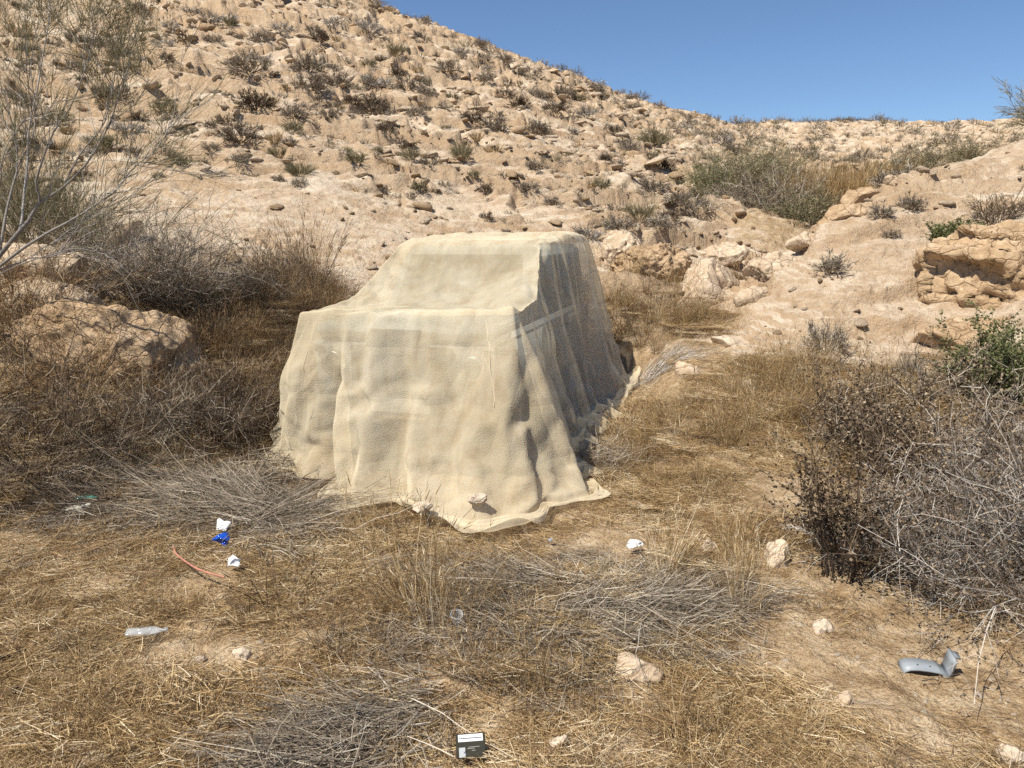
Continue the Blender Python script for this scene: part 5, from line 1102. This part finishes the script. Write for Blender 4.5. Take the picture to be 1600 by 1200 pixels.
crumple('foil_wrapper', 352, 860, 34, 20, M_BLUE, 'crumpled shiny blue wrapper below the white paper scrap', 'wrapper', 951, up=.055, rot=.3)
crumple('paper_tissue', 366, 893, 30, 24, M_PAPER, 'crumpled white tissue under the blue wrapper', 'tissue', 953, up=.05, rot=-.3)
crumple('paper_tissue', 993, 866, 30, 16, M_PAPER, 'crumpled white tissue in the brushwood right of centre', 'tissue', 955, up=.05)
crumple('paper_scrap', 641, 858, 20, 13, M_CARTON, 'small grey paper scrap in front of the cover', 'paper', 957, up=.035)
crumple('blue_scrap', 861, 852, 10, 7, flat_mat('pale_blue_plastic', (.30, .42, .62), .4), 'tiny pale blue plastic scrap below the cover hem', 'plastic scrap', 959, up=.035)
crumple('mauve_wrapper', 181, 806, 18, 14, M_PINK, 'small mauve wrapper in the straw by the left bushes', 'wrapper', 961, up=.045)
# pale carton, crushed
p, d = at(122, 808, .02); ct = tag(link('crushed_carton', None, None, tuple(p), (.15, -.1, .25)), 'crushed pale carton in the shade of the left bushes', 'carton')
solid('side', [(-.055, -.03, 0), (.05, -.035, 0), (.055, .03, 0), (-.05, .035, 0)], [(-.06, -.02, .05), (.045, -.03, .06), (.06, .035, .045), (-.045, .03, .055)], M_CARTON, ct, .003, 1)
solid('flap', [(.045, -.03, .061), (.075, -.02, .05), (.08, .03, .045), (.06, .035, .048)], [(.045, -.03, .063), (.075, -.02, .052), (.08, .03, .047), (.06, .035, .050)], M_CARTON, ct, 0)
# pink hose: a curved rod lying on the straw
hp = []
for px, py in ((272, 872), (276, 884), (290, 896), (308, 908), (328, 916), (352, 922)): hp.append(at(px, py, .065)[0])
hp = np.array(hp); t = np.linspace(0, len(hp) - 1, 28); k = np.minimum(t.astype(int), len(hp) - 2); hq = hp[k] * (1 - (t - k)[:, None]) + hp[k + 1] * (t - k)[:, None]
for _ in range(3): hq[1:-1] = (hq[:-2] + 2 * hq[1:-1] + hq[2:]) / 4
tag(link('garden_hose', Kit(963).rod(hq[None], .010, .010, 8).mesh('garden_hose', M_HOSE)), 'short curved piece of faded red hose on the straw', 'hose')
# bottles and cup
def bottle(px, py, label, mat, L, rad, rz, tiltv, capm, seed):
    p, d = at(px, py, rad * .8 + .025); o = tag(link('plastic_bottle', None, None, tuple(p), (0, tiltv, rz)), label, 'bottle')
    prof = [(.001, -L * .5), (rad * .8, -L * .5), (rad, -L * .46), (rad, -L * .2), (rad * .93, -L * .18), (rad, -L * .15), (rad, L * .1), (rad * .94, L * .12), (rad, L * .15), (rad * .9, L * .25), (rad * .45, L * .40), (rad * .36, L * .44), (rad * .36, L * .49)]
    b_ = lathe('body', prof, 28, mat, o, 'X'); me = b_.data; co = np.empty(len(me.vertices) * 3, np.float32); me.vertices.foreach_get('co', co); co = co.reshape(-1, 3)
    co[:, 2] *= .42 + .15 * noise2(co[:, 0] * 30, co[:, 1] * 0 + seed, seed); co += .004 * np.stack([noise3(co * 40. + i, seed + i) for i in range(3)], 1); me.vertices.foreach_set('co', co.astype(np.float32).ravel())
    lathe('cap', [(.001, L * .535), (rad * .42, L * .535), (rad * .42, L * .48)], 20, capm, o, 'X'); return o
bottle(230, 1003, 'crushed clear plastic bottle lying in the straw', M_CLEAR, .155, .030, .25, 0.05, M_CLEAR, 3)
bottle(137, 788, 'green plastic bottle half hidden in straw at the left', M_GREENP, .12, .026, .1, 0, M_GREENP, 5)
p, d = at(713, 984, .05); cup = tag(link('plastic_cup', None, None, tuple(p), (.45, .15, 0), (.72, .72, .72)), 'clear plastic cup standing in the grey brushwood', 'cup')
lathe('wall', [(.001, -.035), (.022, -.035), (.024, -.03), (.030, .03), (.031, .033), (.034, .036), (.034, .039)], 28, M_CLEAR, cup)
lathe('rim', [(.034, .036), (.037, .038), (.036, .042), (.033, .040)], 28, M_CLEAR, cup)
# cardboard pack with a white band
p, d = at(737, 1196, .070); pk = tag(link('cardboard_pack', None, None, tuple(p), (R_(-38), R_(6), R_(16))), 'dark olive cardboard pack with white band at the bottom edge', 'cardboard pack')
PW, PH, PT = .092, .072, .022
def px_box(name, x0, x1, y0, y1, z0, z1, m, par, bev=.0): return block(name, x0, x1, y0, y1, z0, z1, m, par, bev)
px_box('box', -PW / 2, PW / 2, -PT, 0, -PH / 2, PH / 2, M_PACK, pk, .002)
for o in list(pk.children): o.location = (0, PT, 0)
bd = px_box('white_band', -PW / 2 + .004, PW / 2 - .008, -.0008, -.0003, PH / 2 - .024, PH / 2 - .003, M_PAPER, pk)
_g = rng(971); xx = -PW / 2 + .007
while xx < PW / 2 - .014:
    wl_ = float(_g.uniform(.003, .008)); px_box('word', xx, xx + wl_, -.0013, -.0009, PH / 2 - .0155, PH / 2 - .0130, M_INK, bd); xx += wl_ + .0014
px_box('pale_label', -PW / 2 + .005, -PW / 2 + .025, -.0008, -.0003, -PH / 2 + .004, -PH / 2 + .032, M_CODE, pk)
for zz, x0, x1 in ((-.004, -.010, .026), (-.008, -.014, .010), (-.014, 0, .012)): px_box('small_print', x0, x1, -.0008, -.0003, zz - .0007, zz + .0007, M_SILVER, pk)
# grey bracket: bent strip with a raised foot
p, d = at(1452, 1052, .012); br = tag(link('grey_bracket', None, None, tuple(p), (R_(14), R_(3), R_(-6))), 'bent grey plastic bracket lying on the bare earth', 'bracket')
def strip(name, prof, y0, y1, th, mat, par):
    prof = np.array(prof, float); t = unit(np.gradient(prof, axis=0)); nn = np.stack([-t[:, 1], t[:, 0]], 1); a, b = prof - nn * th / 2, prof + nn * th / 2
    n = len(prof); v = []
    for y in (y0, y1):
        for q in (a, b): v.append(np.column_stack([q[:, 0], np.full(n, y), q[:, 1]]))
    v = np.vstack(v); i = np.arange(n - 1); f = [np.stack([i + n, i + n + 1, i + 3 * n + 1, i + 3 * n], 1), np.stack([i + 2 * n, i + 2 * n + 1, i + 1, i], 1), np.stack([i, i + 1, i + n + 1, i + n], 1), np.stack([i + 3 * n, i + 3 * n + 1, i + 2 * n + 1, i + 2 * n], 1)]
    f.append(np.array([[0, n, 3 * n, 2 * n], [n - 1, 3 * n - 1, 4 * n - 1, 2 * n - 1]])); return link(name, make_mesh(name, v, np.vstack(f), mat), par)
long_plate = strip('plate', [(-.108, -.004), (-.100, .010), (-.085, .019), (-.055, .023), (-.02, .022), (.02, .018), (.034, .013), (.040, .005), (.060, .003)], -.032, .032, .006, M_BRACK, br)
for hx in (-.052, -.005):
    h_ = lathe('hole', [(.001, .0), (.0035, .0), (.0036, -.001)], 12, M_INK, long_plate); h_.location = (hx, -.004, .0268 if hx < -.03 else .0242)
strip('upright', [(.058, -.004), (.062, .02), (.064, .055), (.066, .085)], -.034, .036, .010, M_BRACK, br)
strip('tab', [(.066, .080), (.080, .074), (.098, .070)], .0, .036, .006, M_BRACK, br)
# stones that hold the hem down
def on_cover(px, py):
    q, d = at(px, py); X, Y, D = project(COVER_V); k = np.argsort((X - px) ** 2 + (Y - py) ** 2)[:30]; k = k[np.argmin(D[k])]; return COVER_V[k]
for px, py, w, h, sd, lab in ((721, 768, 30, 22, 981, 'small cream stone holding down the cover apron'), (643, 803, 30, 30, 983, 'cream stone at the left end of the cover apron')):
    c = on_cover(px, py); s = w * 4.6 / FPX * .55
    tag(link('hem_stone', rock_mesh('hem_stone', sd, 4, M_CHALK, (s, s * .8, s * .65), cuts=8, rough=.16), None, (c[0], c[1] - .01, c[2] + s * .62)), lab, 'stone')
# dead sticks on the left
for px, py, qx, qy, w, sd, lab in ((-20, 1052, 42, 1025, .014, 991, 'thick dead stick at the left edge of the straw'), (0, 890, 70, 866, .008, 993, 'thin dead stick in the trampled straw at the left'), (-10, 1110, 30, 1085, .012, 995, 'short dead stick near the lower left corner'), (1440, 1075, 1500, 1064, .005, 997, 'thin bent twig below the grey bracket'), (335, 875, 400, 905, .006, 999, 'pale straw stalk lying between wrapper and hose')):
    a, b = at(px, py, .03)[0], at(qx, qy, .03)[0]; g = rng(sd); q = a[None] * (1 - np.linspace(0, 1, 9)[:, None]) + b[None] * np.linspace(0, 1, 9)[:, None]; q[1:-1] += g.normal(0, .008, (7, 3))
    tag(link('dead_stick', Kit(sd).rod(q[None], w, w * .6, 6).mesh('dead_stick', M_DEAD if sd < 998 else M_STRAW)), lab, 'stick')
finish_labels()
for o in scene.objects:
    if o.parent is not None and o.name.split('.')[0] in ('twigs', 'foliage', 'stems', 'stalks', 'crown'):
        o['kind'] = 'stuff'
